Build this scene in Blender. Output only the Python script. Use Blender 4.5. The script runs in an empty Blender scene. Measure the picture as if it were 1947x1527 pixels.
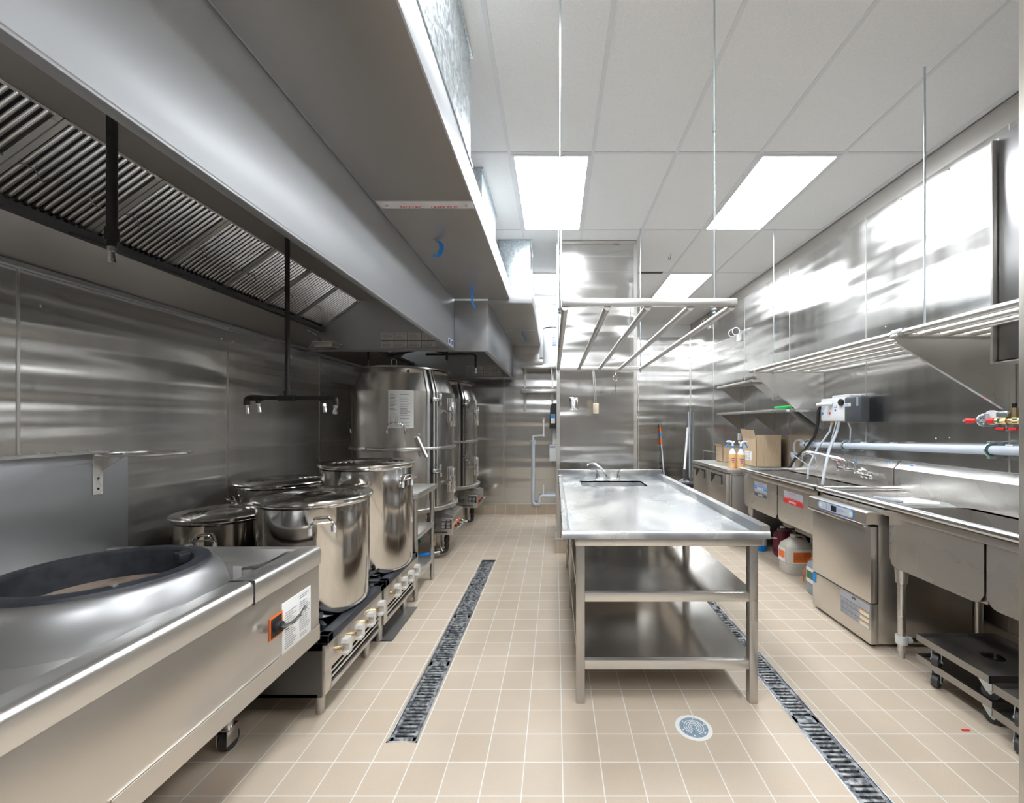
import bpy, bmesh, math, random
from mathutils import Vector, Matrix
random.seed(7)
PI = math.pi
C = bpy.context.scene.collection
SC = bpy.context.scene

# ------------------------------------------------------------------ camera, world, exposure
cam_d = bpy.data.cameras.new('camera'); cam = bpy.data.objects.new('camera', cam_d); C.objects.link(cam)
cam.location = (0, 0, 1.42); cam.rotation_euler = (PI/2, 0, 0)
cam_d.sensor_fit = 'HORIZONTAL'; cam_d.sensor_width = 36; cam_d.lens = 800/1947*36
cam_d.shift_x = -(1056-973.5)/1947; cam_d.shift_y = (802-763.5)/1947
cam_d.clip_start = 0.05
SC.camera = cam
w = bpy.data.worlds.new('world'); SC.world = w; w.use_nodes = True
w.node_tree.nodes['Background'].inputs[0].default_value = (0.8, 0.85, 0.9, 1)
w.node_tree.nodes['Background'].inputs[1].default_value = 0.3
SC.view_settings.view_transform = 'Standard'; SC.view_settings.look = 'None'
SC.view_settings.gamma = 1; SC.view_settings.use_curve_mapping = False
SC.view_settings.exposure = 1.4
PANEL_STRENGTH = 11.0
try:
    SC.cycles.use_denoising = True
    SC.cycles.max_bounces = 10; SC.cycles.diffuse_bounces = 5; SC.cycles.glossy_bounces = 7
    SC.cycles.sample_clamp_indirect = 6.0
    SC.cycles.caustics_reflective = True
except Exception: pass

# ------------------------------------------------------------------ materials
M = {}
def mat(name, col, rough=0.5, metal=0.0, **k):
    m = bpy.data.materials.new(name); m.use_nodes = True
    b = m.node_tree.nodes['Principled BSDF']
    b.inputs['Base Color'].default_value = (*col, 1); b.inputs['Roughness'].default_value = rough
    b.inputs['Metallic'].default_value = metal
    for kk, v in k.items(): b.inputs[kk.replace('_', ' ')].default_value = v
    M[name] = m
    return m, m.node_tree, b
def node(nt, t, **k):
    n = nt.nodes.new(t)
    for kk, v in k.items():
        if kk.startswith('i_'): n.inputs[kk[2:].replace('_', ' ')].default_value = v
        else: setattr(n, kk, v)
    return n
def noise(nt, scale, detail=2, stretch=(1, 1, 1), off=(0, 0, 0)):
    tc = node(nt, 'ShaderNodeTexCoord'); mp = node(nt, 'ShaderNodeMapping'); n = node(nt, 'ShaderNodeTexNoise')
    mp.inputs['Scale'].default_value = stretch; mp.inputs['Location'].default_value = off
    n.inputs['Scale'].default_value = scale; n.inputs['Detail'].default_value = detail
    nt.links.new(tc.outputs['Object'], mp.inputs[0]); nt.links.new(mp.outputs[0], n.inputs['Vector'])
    return n
def ramp(nt, src, c0, c1, p0=0.3, p1=0.7):
    r = node(nt, 'ShaderNodeMapRange'); r.inputs['From Min'].default_value = p0; r.inputs['From Max'].default_value = p1
    r.inputs['To Min'].default_value = c0; r.inputs['To Max'].default_value = c1
    nt.links.new(src, r.inputs[0]); return r.outputs[0]
def colmix(nt, fac, a, b):
    x = node(nt, 'ShaderNodeMix', data_type='RGBA'); x.inputs[6].default_value = (*a, 1); x.inputs[7].default_value = (*b, 1)
    nt.links.new(fac, x.inputs[0]); return x.outputs[2]
def steel(name, col=(.62, .61, .59), rough=.25, metal=1.0, wave=None, aniso=0.0, brush=None, var=.035, tint=None):
    """metal with an uneven grain; wave = list of (scale, stretch, distance) buckles of thin sheet"""
    m, nt, b = mat(name, col, rough, metal)
    n = noise(nt, 3, 2, brush or (1, 1, 1))
    nt.links.new(ramp(nt, n.outputs[0], max(.02, rough-var), rough+var), b.inputs['Roughness'])
    prev = None
    for q, (s, st, d) in enumerate(wave or []):
        nn = noise(nt, s, 1.0, st, (q*3.7, q*1.3, q*5.1))
        bp = node(nt, 'ShaderNodeBump'); bp.inputs['Strength'].default_value = 1.0; bp.inputs['Distance'].default_value = d
        nt.links.new(nn.outputs[0], bp.inputs['Height'])
        if prev: nt.links.new(prev, bp.inputs['Normal'])
        prev = bp.outputs[0]
    if prev: nt.links.new(prev, b.inputs['Normal'])
    if aniso:
        b.inputs['Anisotropic'].default_value = aniso
        g = node(nt, 'ShaderNodeNewGeometry'); v = node(nt, 'ShaderNodeVectorMath', operation='CROSS_PRODUCT')
        v.inputs[1].default_value = (.013, .017, 1)
        nt.links.new(g.outputs['Normal'], v.inputs[0]); nt.links.new(v.outputs[0], b.inputs['Tangent'])
    return m
WV = [(1.0, (.30, .30, 1.8), .05), (1.7, (.25, .25, 2.6), .022)]
steel('wall_steel', (.62, .615, .605), .22, 1.0, WV, aniso=.55, brush=(3, 3, .25))
steel('left_wall_steel', (.68, .665, .64), .22, .78, [(1.0, (.3, .3, 1.6), .06), (1.6, (.25, .25, 4.0), .028)], aniso=.5, brush=(3, 3, .25))
steel('pillar_steel', (.62, .615, .60), .18, 1.0, [(1.0, (.9, .9, 2.2), .05), (1.7, (.5, .5, 3.0), .020)], aniso=.5)
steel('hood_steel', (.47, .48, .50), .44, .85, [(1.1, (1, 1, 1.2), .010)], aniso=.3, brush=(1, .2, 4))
steel('cone_steel', (.46, .46, .47), .40, .9)
steel('lid_steel', (.56, .55, .53), .17)
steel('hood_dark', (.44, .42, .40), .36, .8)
steel('brushed', (.68, .665, .64), .30, .88, [(2.0, (1, 1, 1), .004)])
steel('brushed_dark', (.50, .48, .455), .30, .85)
steel('appliance_steel', (.64, .605, .56), .31, .90, [(1.6, (1, 1, 1), .005)])
steel('sink_steel', (.68, .655, .625), .26, .88, [(1.6, (1, 1, 1), .005)])
m = steel('worn_steel', (.54, .555, .57), .26, .9, [(1.6, (1, .5, 1), .008)], var=.03)
nt = m.node_tree; b = nt.nodes['Principled BSDF']; n = noise(nt, 2.2, 6, (1, .45, 1)); n.inputs['Distortion'].default_value = 1.6
nt.links.new(colmix(nt, ramp(nt, n.outputs[0], 0, 1, .44, .60), (.56, .58, .61), (.80, .80, .78)), b.inputs['Base Color'])
nt.links.new(ramp(nt, n.outputs[0], .95, .72, .46, .60), b.inputs['Metallic'])
steel('shelf_steel', (.56, .54, .52), .13, .95, [(1.3, (1, 1, 1), .012)])
steel('polished', (.66, .64, .61), .11, 1.0, [(1.5, (1, 1, .4), .006)])
steel('oven_steel', (.60, .58, .55), .24, .95, [(1.6, (1.4, 1.4, .3), .012)], brush=(3, 3, .2))
steel('dark_metal', (.20, .20, .21), .35)
steel('chrome_soft', (.76, .76, .77), .18)
steel('chrome', (.80, .80, .80), .08)
steel('zinc', (.55, .62, .66), .30)
steel('brass', (.66, .52, .30), .30)
# galvanised sheet with spangle
m, nt, b = mat('galvanised', (.62, .66, .68), .38, 1.0)
tc = node(nt, 'ShaderNodeTexCoord'); vo = node(nt, 'ShaderNodeTexVoronoi'); vo.inputs['Scale'].default_value = 70
nt.links.new(tc.outputs['Object'], vo.inputs['Vector'])
sp = node(nt, 'ShaderNodeSeparateColor'); nt.links.new(vo.outputs['Color'], sp.inputs[0])
nt.links.new(colmix(nt, sp.outputs[0], (.50, .55, .58), (.74, .79, .82)), b.inputs['Base Color'])
nt.links.new(ramp(nt, sp.outputs[1], .28, .5, 0, 1), b.inputs['Roughness'])
# perforated supply sheet: small holes in rows
m, nt, b = mat('perforated', (.42, .40, .38), .38, 1.0)
tc = node(nt, 'ShaderNodeTexCoord'); vo = node(nt, 'ShaderNodeTexVoronoi'); vo.inputs['Scale'].default_value = 95; vo.inputs['Randomness'].default_value = 0
nt.links.new(tc.outputs['Object'], vo.inputs['Vector'])
f = ramp(nt, vo.outputs['Distance'], 0, 1, .24, .32)
nt.links.new(colmix(nt, f, (.05, .045, .04), (.44, .42, .40)), b.inputs['Base Color'])
# painted and plastic
def plain(name, col, rough=.45, metal=0, var=.06, sc=8, **k):
    m, nt, b = mat(name, col, rough, metal, **k)
    n = noise(nt, sc, 4)
    nt.links.new(colmix(nt, ramp(nt, n.outputs[0], 0, 1), tuple(c*(1-var) for c in col), tuple(min(1, c*(1+var)) for c in col)), b.inputs['Base Color'])
    return m
steel('paper_metal', (.8, .79, .77), .3, .8)
plain('far_paint', (.22, .21, .20), .7)
plain('white_paint', (.82, .83, .83), .6, var=.02, sc=3)
plain('ceiling_tile', (.80, .80, .795), .85, var=.05, sc=160)
plain('grid_white', (.70, .71, .72), .5, var=.02)
plain('white_plastic', (.82, .83, .85), .3, var=.02)
plain('heater_white', (.84, .85, .86), .3, var=.02)
plain('grey_pvc', (.42, .46, .54), .35, var=.04)
plain('light_pvc', (.60, .66, .74), .3, var=.03)
plain('white_pvc', (.80, .80, .78), .35, var=.03)
plain('black', (.02, .02, .022), .45, var=.2)
plain('black_pipe', (.018, .018, .018), .38, var=.3, sc=30)
plain('cast_iron', (.030, .033, .042), .48, var=.35, sc=25)
plain('rubber', (.045, .045, .05), .5, var=.2)
plain('charcoal', (.075, .080, .088), .4, var=.08)
plain('blue', (.01, .16, .72), .5, var=.05)
plain('tape_blue', (.03, .30, .95), .55, var=.08)
plain('hose_blue', (.01, .22, .75), .35, var=.05)
plain('red', (.72, .02, .02), .35, var=.05)
plain('orange', (.85, .17, .02), .4, var=.05)
plain('amber', (.85, .40, .03), .4, var=.03)
plain('teal', (.02, .28, .20), .4, var=.05)
plain('green', (.02, .62, .08), .4, var=.05)
plain('deep_green', (.02, .13, .08), .4, var=.05)
plain('dark_red', (.16, .01, .03), .3, var=.1)
plain('jug_white', (.55, .53, .48), .4, var=.03)
plain('jug_grey', (.28, .33, .38), .35, var=.04)
plain('paper', (.78, .78, .77), .6, var=.02)
plain('notice_grey', (.60, .59, .57), .5, var=.02)
plain('grey_label', (.42, .43, .47), .5, var=.03)
plain('ink', (.10, .10, .12), .6, var=.05)
plain('light_ink', (.30, .30, .33), .6, var=.05)
plain('blue_ink', (.02, .12, .50), .5, var=.03)
plain('sticker_blue', (.01, .25, .72), .4, var=.03)
plain('wood', (.62, .54, .40), .6, var=.12, sc=20)
plain('handle_white', (.62, .60, .57), .35, var=.04)
plain('amber_liquid', (.80, .50, .22), .25, var=.04)
plain('clinker', (.20, .12, .075), .9, var=.6, sc=9)
plain('mop_bucket', (.03, .03, .035), .4, var=.2)
m, nt, b = mat('cardboard', (.50, .37, .24), .8); n = noise(nt, 30, 3, (1, 1, .15))
nt.links.new(colmix(nt, ramp(nt, n.outputs[0], 0, 1), (.46, .34, .22), (.55, .42, .28)), b.inputs['Base Color'])
m, nt, b = mat('clear_tube', (.82, .86, .92), .12); b.inputs['Transmission Weight'].default_value = .55; b.inputs['IOR'].default_value = 1.2
m, nt, b = mat('film', (.85, .87, .88), .15); b.inputs['Alpha'].default_value = .55
m, nt, b = mat('panel_glow', (.9, .92, .95), .4)
b.inputs['Emission Color'].default_value = (.93, .97, 1.0, 1); b.inputs['Emission Strength'].default_value = PANEL_STRENGTH
m, nt, b = mat('display', (.01, .015, .03), .15)
# clinker lining inside the wok chamber
nt = M['clinker'].node_tree; b = nt.nodes['Principled BSDF']; n = noise(nt, 14, 5)
bp = node(nt, 'ShaderNodeBump'); bp.inputs['Distance'].default_value = .02; nt.links.new(n.outputs[0], bp.inputs['Height']); nt.links.new(bp.outputs[0], b.inputs['Normal'])
nt.links.new(colmix(nt, ramp(nt, noise(nt, 5, 6).outputs[0], 0, 1, .48, .64), (.055, .03, .018), (.34, .27, .22)), b.inputs['Base Color'])
# quarry tile
def tile(name, offx, offy, axis=None):
    m, nt, b = mat(name, (.6, .5, .4), .45)
    tc = node(nt, 'ShaderNodeTexCoord'); mp = node(nt, 'ShaderNodeMapping'); br = node(nt, 'ShaderNodeTexBrick')
    br.offset = 0; br.squash = 1
    P = .15875
    mp.inputs['Location'].default_value = (-offx, -offy, 0)
    if axis == 'x': mp.inputs['Rotation'].default_value = (-PI/2, 0, 0)
    for k, v in (('Scale', 1), ('Mortar Size', .0027), ('Mortar Smooth', .15), ('Brick Width', P), ('Row Height', P), ('Bias', 0)):
        br.inputs[k].default_value = v
    br.inputs['Color1'].default_value = (.545, .455, .355, 1); br.inputs['Color2'].default_value = (.595, .505, .405, 1)
    br.inputs['Mortar'].default_value = (.80, .78, .75, 1)
    nt.links.new(tc.outputs['Object'], mp.inputs[0]); nt.links.new(mp.outputs[0], br.inputs['Vector'])
    n = noise(nt, 3, 5); x = node(nt, 'ShaderNodeMix', data_type='RGBA', blend_type='MULTIPLY')
    nt.links.new(ramp(nt, n.outputs[0], 0, .35), x.inputs[0]); nt.links.new(br.outputs['Color'], x.inputs[6]); x.inputs[7].default_value = (.78, .74, .70, 1)
    n2 = noise(nt, 190, 2); x2 = node(nt, 'ShaderNodeMix', data_type='RGBA', blend_type='MULTIPLY')
    nt.links.new(ramp(nt, n2.outputs[0], 0, .3), x2.inputs[0]); nt.links.new(x.outputs[2], x2.inputs[6]); x2.inputs[7].default_value = (.8, .76, .72, 1)
    nt.links.new(x2.outputs[2], b.inputs['Base Color'])
    bp = node(nt, 'ShaderNodeBump'); bp.invert = True; bp.inputs['Distance'].default_value = .0015
    nt.links.new(br.outputs['Fac'], bp.inputs['Height']); nt.links.new(bp.outputs[0], b.inputs['Normal'])
    nt.links.new(ramp(nt, n.outputs[0], .38, .55), b.inputs['Roughness'])
tile('floor_tile', .0292, .0084); tile('base_tile', .0292, 0, 'x')

# ------------------------------------------------------------------ mesh builder
WORLD = {}
class MB:
    def __init__(s): s.v = []; s.f = []
    def add(s, vs, fs):
        n = len(s.v); s.v += [tuple(v) for v in vs]; s.f += [tuple(i+n for i in f) for f in fs]; return s
    def box(s, x0, x1, y0, y1, z0, z1, bev=0):
        if bev <= 0:
            v = [(x, y, z) for z in (z0, z1) for y in (y0, y1) for x in (x0, x1)]
            return s.add(v, [(0, 2, 3, 1), (4, 5, 7, 6), (0, 1, 5, 4), (2, 6, 7, 3), (0, 4, 6, 2), (1, 3, 7, 5)])
        bm = bmesh.new(); bmesh.ops.create_cube(bm, size=1)
        for v in bm.verts: v.co = Vector(((x0+x1)/2+v.co.x*(x1-x0), (y0+y1)/2+v.co.y*(y1-y0), (z0+z1)/2+v.co.z*(z1-z0)))
        bmesh.ops.bevel(bm, geom=bm.edges[:], offset=min(bev, .45*min(abs(x1-x0), abs(y1-y0), abs(z1-z0))), segments=2, profile=.5, affect='EDGES')
        bm.verts.index_update(); s.add([v.co[:] for v in bm.verts], [[v.index for v in f.verts] for f in bm.faces]); bm.free(); return s
    def obox(s, c, size, rot):
        """box of size centred at c turned by a rotation matrix"""
        t = MB(); t.box(-size[0]/2, size[0]/2, -size[1]/2, size[1]/2, -size[2]/2, size[2]/2, min(size)*.12)
        return s.add([Vector(c)+rot @ Vector(v) for v in t.v], t.f)
    def ring(s, c, ax, r, seg):
        ax = Vector(ax).normalized(); u = ax.orthogonal().normalized(); w_ = ax.cross(u)
        return [Vector(c)+u*(r*math.cos(2*PI*i/seg))+w_*(r*math.sin(2*PI*i/seg)) for i in range(seg)]
    def cyl(s, p0, p1, r, r2=None, seg=16, caps=True):
        p0, p1 = Vector(p0), Vector(p1); ax = p1-p0; r2 = r if r2 is None else r2
        a = s.ring(p0, ax, r, seg); b_ = s.ring(p1, ax, r2, seg)
        fs = [(i, (i+1) % seg, seg+(i+1) % seg, seg+i) for i in range(seg)]
        if caps: fs += [tuple(range(seg-1, -1, -1)), tuple(range(seg, 2*seg))]
        return s.add(a+b_, fs)
    def tube(s, pts, r, seg=10, closed=False, caps=True):
        P = [Vector(p) for p in pts]; n = len(P); rings = []
        t0 = (P[1]-P[0]).normalized(); u = t0.orthogonal().normalized()
        for i, p in enumerate(P):
            if closed: t = (P[(i+1) % n]-P[i-1]).normalized()
            else: t = (P[min(i+1, n-1)]-P[max(i-1, 0)]).normalized()
            u = (u-t*u.dot(t))
            u = u.normalized() if u.length > 1e-6 else t.orthogonal().normalized()
            w_ = t.cross(u); rr = r[i] if isinstance(r, (list, tuple)) else r
            rings.append([p+u*(rr*math.cos(2*PI*k/seg))+w_*(rr*math.sin(2*PI*k/seg)) for k in range(seg)])
        fs = []
        for i in range(n if closed else n-1):
            j = (i+1) % n
            fs += [(i*seg+k, i*seg+(k+1) % seg, j*seg+(k+1) % seg, j*seg+k) for k in range(seg)]
        if caps and not closed: fs += [tuple(range(seg-1, -1, -1)), tuple(range((n-1)*seg, n*seg))]
        return s.add([v for g in rings for v in g], fs)
    def lathe(s, prof, c=(0, 0), seg=56, a0=0, a1=2*PI):
        full = abs(a1-a0-2*PI) < 1e-6; n = seg if full else seg+1; vs = []
        for (r, z) in prof:
            for i in range(n):
                a = a0+(a1-a0)*i/seg; vs.append((c[0]+max(r, 1e-4)*math.sin(a), c[1]-max(r, 1e-4)*math.cos(a), z))
        fs = []
        for j in range(len(prof)-1):
            for i in range(seg):
                k = (i+1) % n; fs.append((j*n+i, j*n+k, (j+1)*n+k, (j+1)*n+i))
        return s.add(vs, fs)
    def prism(s, poly, ax, a0, a1):
        """polygon in the plane across axis ax, from a0 to a1"""
        def p(q, a): return {'x': (a, q[0], q[1]), 'y': (q[0], a, q[1]), 'z': (q[0], q[1], a)}[ax]
        n = len(poly)
        return s.add([p(q, a0) for q in poly]+[p(q, a1) for q in poly],
                     [(i, (i+1) % n, n+(i+1) % n, n+i) for i in range(n)]+[tuple(range(n-1, -1, -1)), tuple(range(n, 2*n))])
    def plate(s, o, u, v, w_, h, t=.001):
        """thin plate with its lower-left corner at o, spanned by u*w and v*h, thickness t along u x v"""
        o, u, v = Vector(o), Vector(u).normalized(), Vector(v).normalized(); n = u.cross(v)*t
        q = [o, o+u*w_, o+u*w_+v*h, o+v*h]
        return s.add(q+[a+n for a in q], [(3, 2, 1, 0), (4, 5, 6, 7), (0, 1, 5, 4), (1, 2, 6, 5), (2, 3, 7, 6), (3, 0, 4, 7)])
    def build(s, name, mt, parent=None, origin=None, smooth=True):
        if parent is not None: o0 = WORLD[parent.name]
        elif origin is not None: o0 = Vector(origin)
        else:
            o0 = Vector((sum(v[0] for v in s.v)/len(s.v), sum(v[1] for v in s.v)/len(s.v), min(v[2] for v in s.v)))
        me = bpy.data.meshes.new(name); me.from_pydata([(v[0]-o0.x, v[1]-o0.y, v[2]-o0.z) for v in s.v], [], s.f)
        bm = bmesh.new(); bm.from_mesh(me); bmesh.ops.recalc_face_normals(bm, faces=bm.faces[:]); bm.to_mesh(me); bm.free()
        me.materials.append(M[mt] if isinstance(mt, str) else mt)
        if smooth:
            me.polygons.foreach_set('use_smooth', [True]*len(me.polygons)); me.set_sharp_from_angle(angle=.62)
        me.update()
        o = bpy.data.objects.new(name, me); C.objects.link(o)
        if parent is not None: o.parent = parent
        else: o.location = o0
        WORLD[o.name] = o0
        return o
def tag(o, label, cat, group=None):
    o['label'] = label; o['category'] = cat
    if group: o['group'] = group
    return o
def thing(name, label, cat, loc, group=None):
    o = bpy.data.objects.new(name, None); C.objects.link(o); o.location = loc; o.empty_display_size = .05
    WORLD[o.name] = Vector(loc); return tag(o, label, cat, group)
def struct(o): o['kind'] = 'structure'; return o
def copy_tree(o, parent=None, d=None):
    c = o.copy(); C.objects.link(c)
    if parent is not None: c.parent = parent
    if d is not None: c.location = Vector(o.location)+Vector(d)
    WORLD[c.name] = WORLD[o.name]
    for ch in list(o.children): copy_tree(ch, c)
    return c
def bend(pts, r, n=6):
    """round the corners of a polyline"""
    P = [Vector(p) for p in pts]; out = [P[0]]
    for i in range(1, len(P)-1):
        a, b_, c = P[i-1], P[i], P[i+1]; d1 = (a-b_); d2 = (c-b_); rr = min(r, d1.length*.49, d2.length*.49)
        s_, e = b_+d1.normalized()*rr, b_+d2.normalized()*rr
        for k in range(n+1):
            t = k/n; out.append(s_*(1-t)**2+b_*2*t*(1-t)+e*t*t)
    out.append(P[-1]); return out
FACE = {'-y': ((1, 0, 0), (0, 0, 1)), '-x': ((0, -1, 0), (0, 0, 1)), '+x': ((0, 1, 0), (0, 0, 1)), '+z': ((1, 0, 0), (0, 1, 0)), '-z': ((1, 0, 0), (0, -1, 0))}
def text(s, size, o, face, mt, parent, name='lettering', fit=None):
    """lettering as a thin mesh, lower-left corner at o"""
    cu = bpy.data.curves.new('t', 'FONT'); cu.body = s; cu.size = size; cu.extrude = .0004; cu.resolution_u = 2
    ob = bpy.data.objects.new('t', cu); C.objects.link(ob); dg = bpy.context.evaluated_depsgraph_get()
    me = ob.evaluated_get(dg).to_mesh(); u, v = (Vector(q) for q in FACE[face]); n = u.cross(v)
    wd = max((q.co.x for q in me.vertices), default=1); sx = 1 if fit is None else fit/wd
    mb = MB(); mb.add([Vector(o)+u*q.co.x*sx+v*q.co.y+n*(q.co.z+.0006) for q in me.vertices], [tuple(p.vertices) for p in me.polygons])
    ob.evaluated_get(dg).to_mesh_clear(); bpy.data.objects.remove(ob); bpy.data.curves.remove(cu)
    return mb.build(name, mt, parent, smooth=False)
def lines(o, face, w_, h, rows, mt, parent, cols=1, t=.0008, th=.35, name='printing'):
    """rows of small printed strokes on a label"""
    u, v = (Vector(q) for q in FACE[face]); n = u.cross(v); mb = MB(); cw = w_/cols
    for c in range(cols):
        for r in range(rows):
            if random.random() < .1: continue
            L = cw*(.55+.35*random.random())
            mb.plate(Vector(o)+u*(c*cw+cw*.05)+v*(h*(r+.3)/rows)+n*t, u, v, L, h/rows*th, .0003)
    return mb.build(name, mt, parent, smooth=False)
# ================================================================== THE SETTING
XL, XR, YN, YF, YR, ZC = -2.44, 2.71, -2.6, 6.49, 8.45, 3.377
# floor with two slots for the trench drains
holes = [(-.75, -.612, 1.86, 4.32), (1.125, 1.262, -1.0, 3.75)]
xs = sorted({XL-.1, XR+.1, -.75, -.612, 1.125, 1.262}); ys = sorted({YN-.1, YR+.1, 1.86, 4.32, -1.0, 3.75})
fl = MB()
for i in range(len(xs)-1):
    for j in range(len(ys)-1):
        cx, cy = (xs[i]+xs[i+1])/2, (ys[j]+ys[j+1])/2
        if any(h[0] < cx < h[1] and h[2] < cy < h[3] for h in holes): continue
        fl.add([(xs[i], ys[j], 0), (xs[i+1], ys[j], 0), (xs[i+1], ys[j+1], 0), (xs[i], ys[j+1], 0)], [(0, 1, 2, 3)])
struct(fl.build('floor', 'floor_tile', origin=(0, 0, 0), smooth=False))
struct(MB().box(XL-.1, XR+.1, YN-.1, YR+.1, ZC, ZC+.06).build('ceiling', 'ceiling_tile', origin=(0, 0, 0)))
g = MB()
for x in (-2.168, -1.558, -.947, -.337, .273, .883, 1.493, 2.103): g.box(x-.012, x+.012, YN, YR, ZC-.005, ZC+.002)
y = 3.06-1.23*5
while y < YR: g.box(XL, XR, y-.012, y+.012, ZC-.004, ZC+.002); y += 1.23
g.box(XR-.02, XR, YN, YR, ZC-.02, ZC+.001)
struct(g.build('trim_1', 'grid_white', origin=(0, 0, 0)))
struct(MB().box(XL-.1, XL, YN, YF+.1, 0, ZC).build('wall_left', 'left_wall_steel', origin=(0, 0, 0)))
struct(MB().box(XL, .88, YF, YF+.1, 0, 2.72).build('wall_back_left', 'wall_steel', origin=(0, 0, 0)))
struct(MB().box(XL, .88, YF, YF+.1, 2.72, ZC).build('wall_back_left_upper', 'white_paint', origin=(0, 0, 0)))
struct(MB().box(.88, XR+.1, YR, YR+.1, 0, 3.12).build('wall_back_right', 'wall_steel', origin=(0, 0, 0)))
struct(MB().box(.88, XR+.1, YR, YR+.1, 3.12, ZC).build('wall_back_right_upper', 'ceiling_tile', origin=(0, 0, 0)))
struct(MB().box(XR, XR+.1, YN, YR, 0, 3.197).build('wall_right', 'wall_steel', origin=(0, 0, 0)))
struct(MB().box(XR+.006, XR+.1, YN, YR, 3.197, ZC).build('wall_right_upper', 'brushed_dark', origin=(0, 0, 0)))
struct(MB().box(.017, .88, 4.55, 5.75, 0, ZC).build('wall_partition', 'pillar_steel', origin=(0, 0, 0)))
struct(MB().box(.78, .88, YF+.1, YR, 0, ZC).build('wall_partition_back', 'wall_steel', origin=(0, 0, 0)))
struct(MB().box(XL-.1, XR+.1, YN-.1, YN, 0, ZC).build('wall_front', 'far_paint', origin=(0, 0, 0)))
struct(MB().box(1.43, XR, 1.22, 1.30, 0, ZC, .003).build('wall_right_return', 'appliance_steel', origin=(0, 0, 0)))
# joint strips of the sheet cladding
s = MB()
for y in (.69, 1.91, 3.13, 4.35, 5.57): s.box(XL, XL+.003, y-.006, y+.006, 0, 2.4)
s.box(-.801, -.789, YF-.003, YF, .2, 2.3); s.box(-1.42, -1.408, YF-.003, YF, .2, 2.1)
struct(s.build('trim_2', 'brushed', origin=(0, 0, 0)))
s = MB()
for y in (-1.1, .1, 2.51, 3.67, 4.87, 6.03, 7.22): s.box(XR-.0022, XR, y-.004, y+.004, .16, 3.197)
s.box(XR-.012, XR, YR-.012, YR, .16, 1.6); s.box(XR-.012, XR, YR-.012, YR, 1.6, 3.1)
s.box(1.66, 1.672, YR-.003, YR, .16, 3.1)
struct(s.build('trim_3', 'brushed', origin=(0, 0, 0)))
s = MB()   # corner angles of the partition, with screws
s.box(.013, .047, 4.545, 4.55, .16, ZC-.01); s.box(.013, .0165, 4.55, 4.59, .16, ZC-.01)
s.box(.848, .884, 4.545, 4.55, .16, ZC-.01)
s.box(.017, .88, 4.535, 4.552, ZC-.035, ZC-.006); s.box(.05, .845, 4.546, 4.55, ZC-.34, ZC-.335); s.box(.05, .845, 4.546, 4.55, ZC-.17, ZC-.165)
for z in (.6, 1.1, 1.62, 2.2, 2.8):
    for x in (.03, .865): s.cyl((x, 4.546, z), (x, 4.541, z), .005, seg=8)
struct(s.build('trim_4', 'brushed', origin=(0, 0, 0)))
s = MB()
for y in (1.4, 1.9, 2.4, 2.9, 3.3, 3.9, 4.5, 5.1): s.cyl((XR+.001, y, 3.16), (XR-.004, y, 3.16), .007, seg=8)
for y, z in ((2.53, 2.7), (2.53, 2.35), (3.3, 2.12), (3.45, 2.2), (2.85, 2.0), (3.0, 1.3), (2.9, 1.31), (4.0, 1.25)): s.cyl((XR+.001, y, z), (XR-.003, y, z), .006, seg=8)
for y, z in ((3.08, 2.03), (3.19, 2.03), (2.0, 1.97), (3.9, 2.03)): s.cyl((XL, y, z), (XL+.004, y, z), .007, seg=8)
struct(s.build('trim_5', 'chrome', origin=(0, 0, 0)))
# tiled skirting with a metal cap
def base(side, x0, x1, y0, y1):
    o = MB().box(x0, x1, y0, y1, 0, .15).build('baseboard_'+side, 'base_tile', origin=(0, 0, 0)); struct(o)
    c = MB().box(x0-.003, x1+.003, y0-.003, y1+.003, .15, .162).build('baseboard_'+side+'_cap', 'brushed', o)
base('back_left', XL, .88, YF-.012, YF); base('back_right', .88, XR, YR-.012, YR); base('left', XL, XL+.012, YN, YF-.012)
base('right', XR-.012, XR, 1.3, YR-.012); base('partition', .0, .885, 4.53, 4.55); base('partition_side', .005, .017, 4.55, 5.75)
# trench drains
def trench(label, x0, x1, y0, y1, skip=()):
    t = thing('trench_drain', label, 'drain', ((x0+x1)/2, y0, -.08))
    ch = MB(); ch.box(x0, x1, y0, y1, -.10, -.095); ch.box(x0, x0+.003, y0, y1, -.1, 0); ch.box(x1-.003, x1, y0, y1, -.1, 0); ch.box(x0, x1, y0, y0+.003, -.1, 0); ch.box(x0, x1, y1-.003, y1, -.1, 0)
    ch.build('channel', 'black', t)
    fr = MB(); e = .008
    for a, b_ in ((x0, x0+e), (x1-e, x1)): fr.box(a, b_, y0, y1, -.012, .0015)
    fr.box(x0, x1, y0, y0+e, -.012, .0015); fr.box(x0, x1, y1-e, y1, -.012, .0015); fr.build('edge_frame', 'worn_steel', t)
    y = y0+.012; L = .60
    while y < y1-.05:
        ye = min(y+L, y1-.010); gr = MB()
        gr.box(x0+.010, x0+.026, y, ye-.003, -.016, -.001); gr.box(x1-.026, x1-.010, y, ye-.003, -.016, -.001)
        gr.box(x0+.012, x1-.012, y, y+.022, -.016, -.001); gr.box(x0+.012, x1-.012, ye-.025, ye-.003, -.016, -.001)
        yy = y+.036; c = 0
        while yy < ye-.04:
            wd = .032 if c == 8 else .0135
            gr.box(x0+.022, x1-.022, yy, yy+wd, -.014, -.0015, .002); yy += wd+.0115; c += 1
        gr.build('grate', 'grate_iron', t); y = ye
    return t
m_, nt_, b_ = mat('grate_iron', (.2, .22, .25), .5, .6); n_ = noise(nt_, 45, 3)
nt_.links.new(colmix(nt_, ramp(nt_, n_.outputs[0], 0, 1, .4, .62), (.09, .10, .125), (.42, .43, .43)), b_.inputs['Base Color'])
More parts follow.
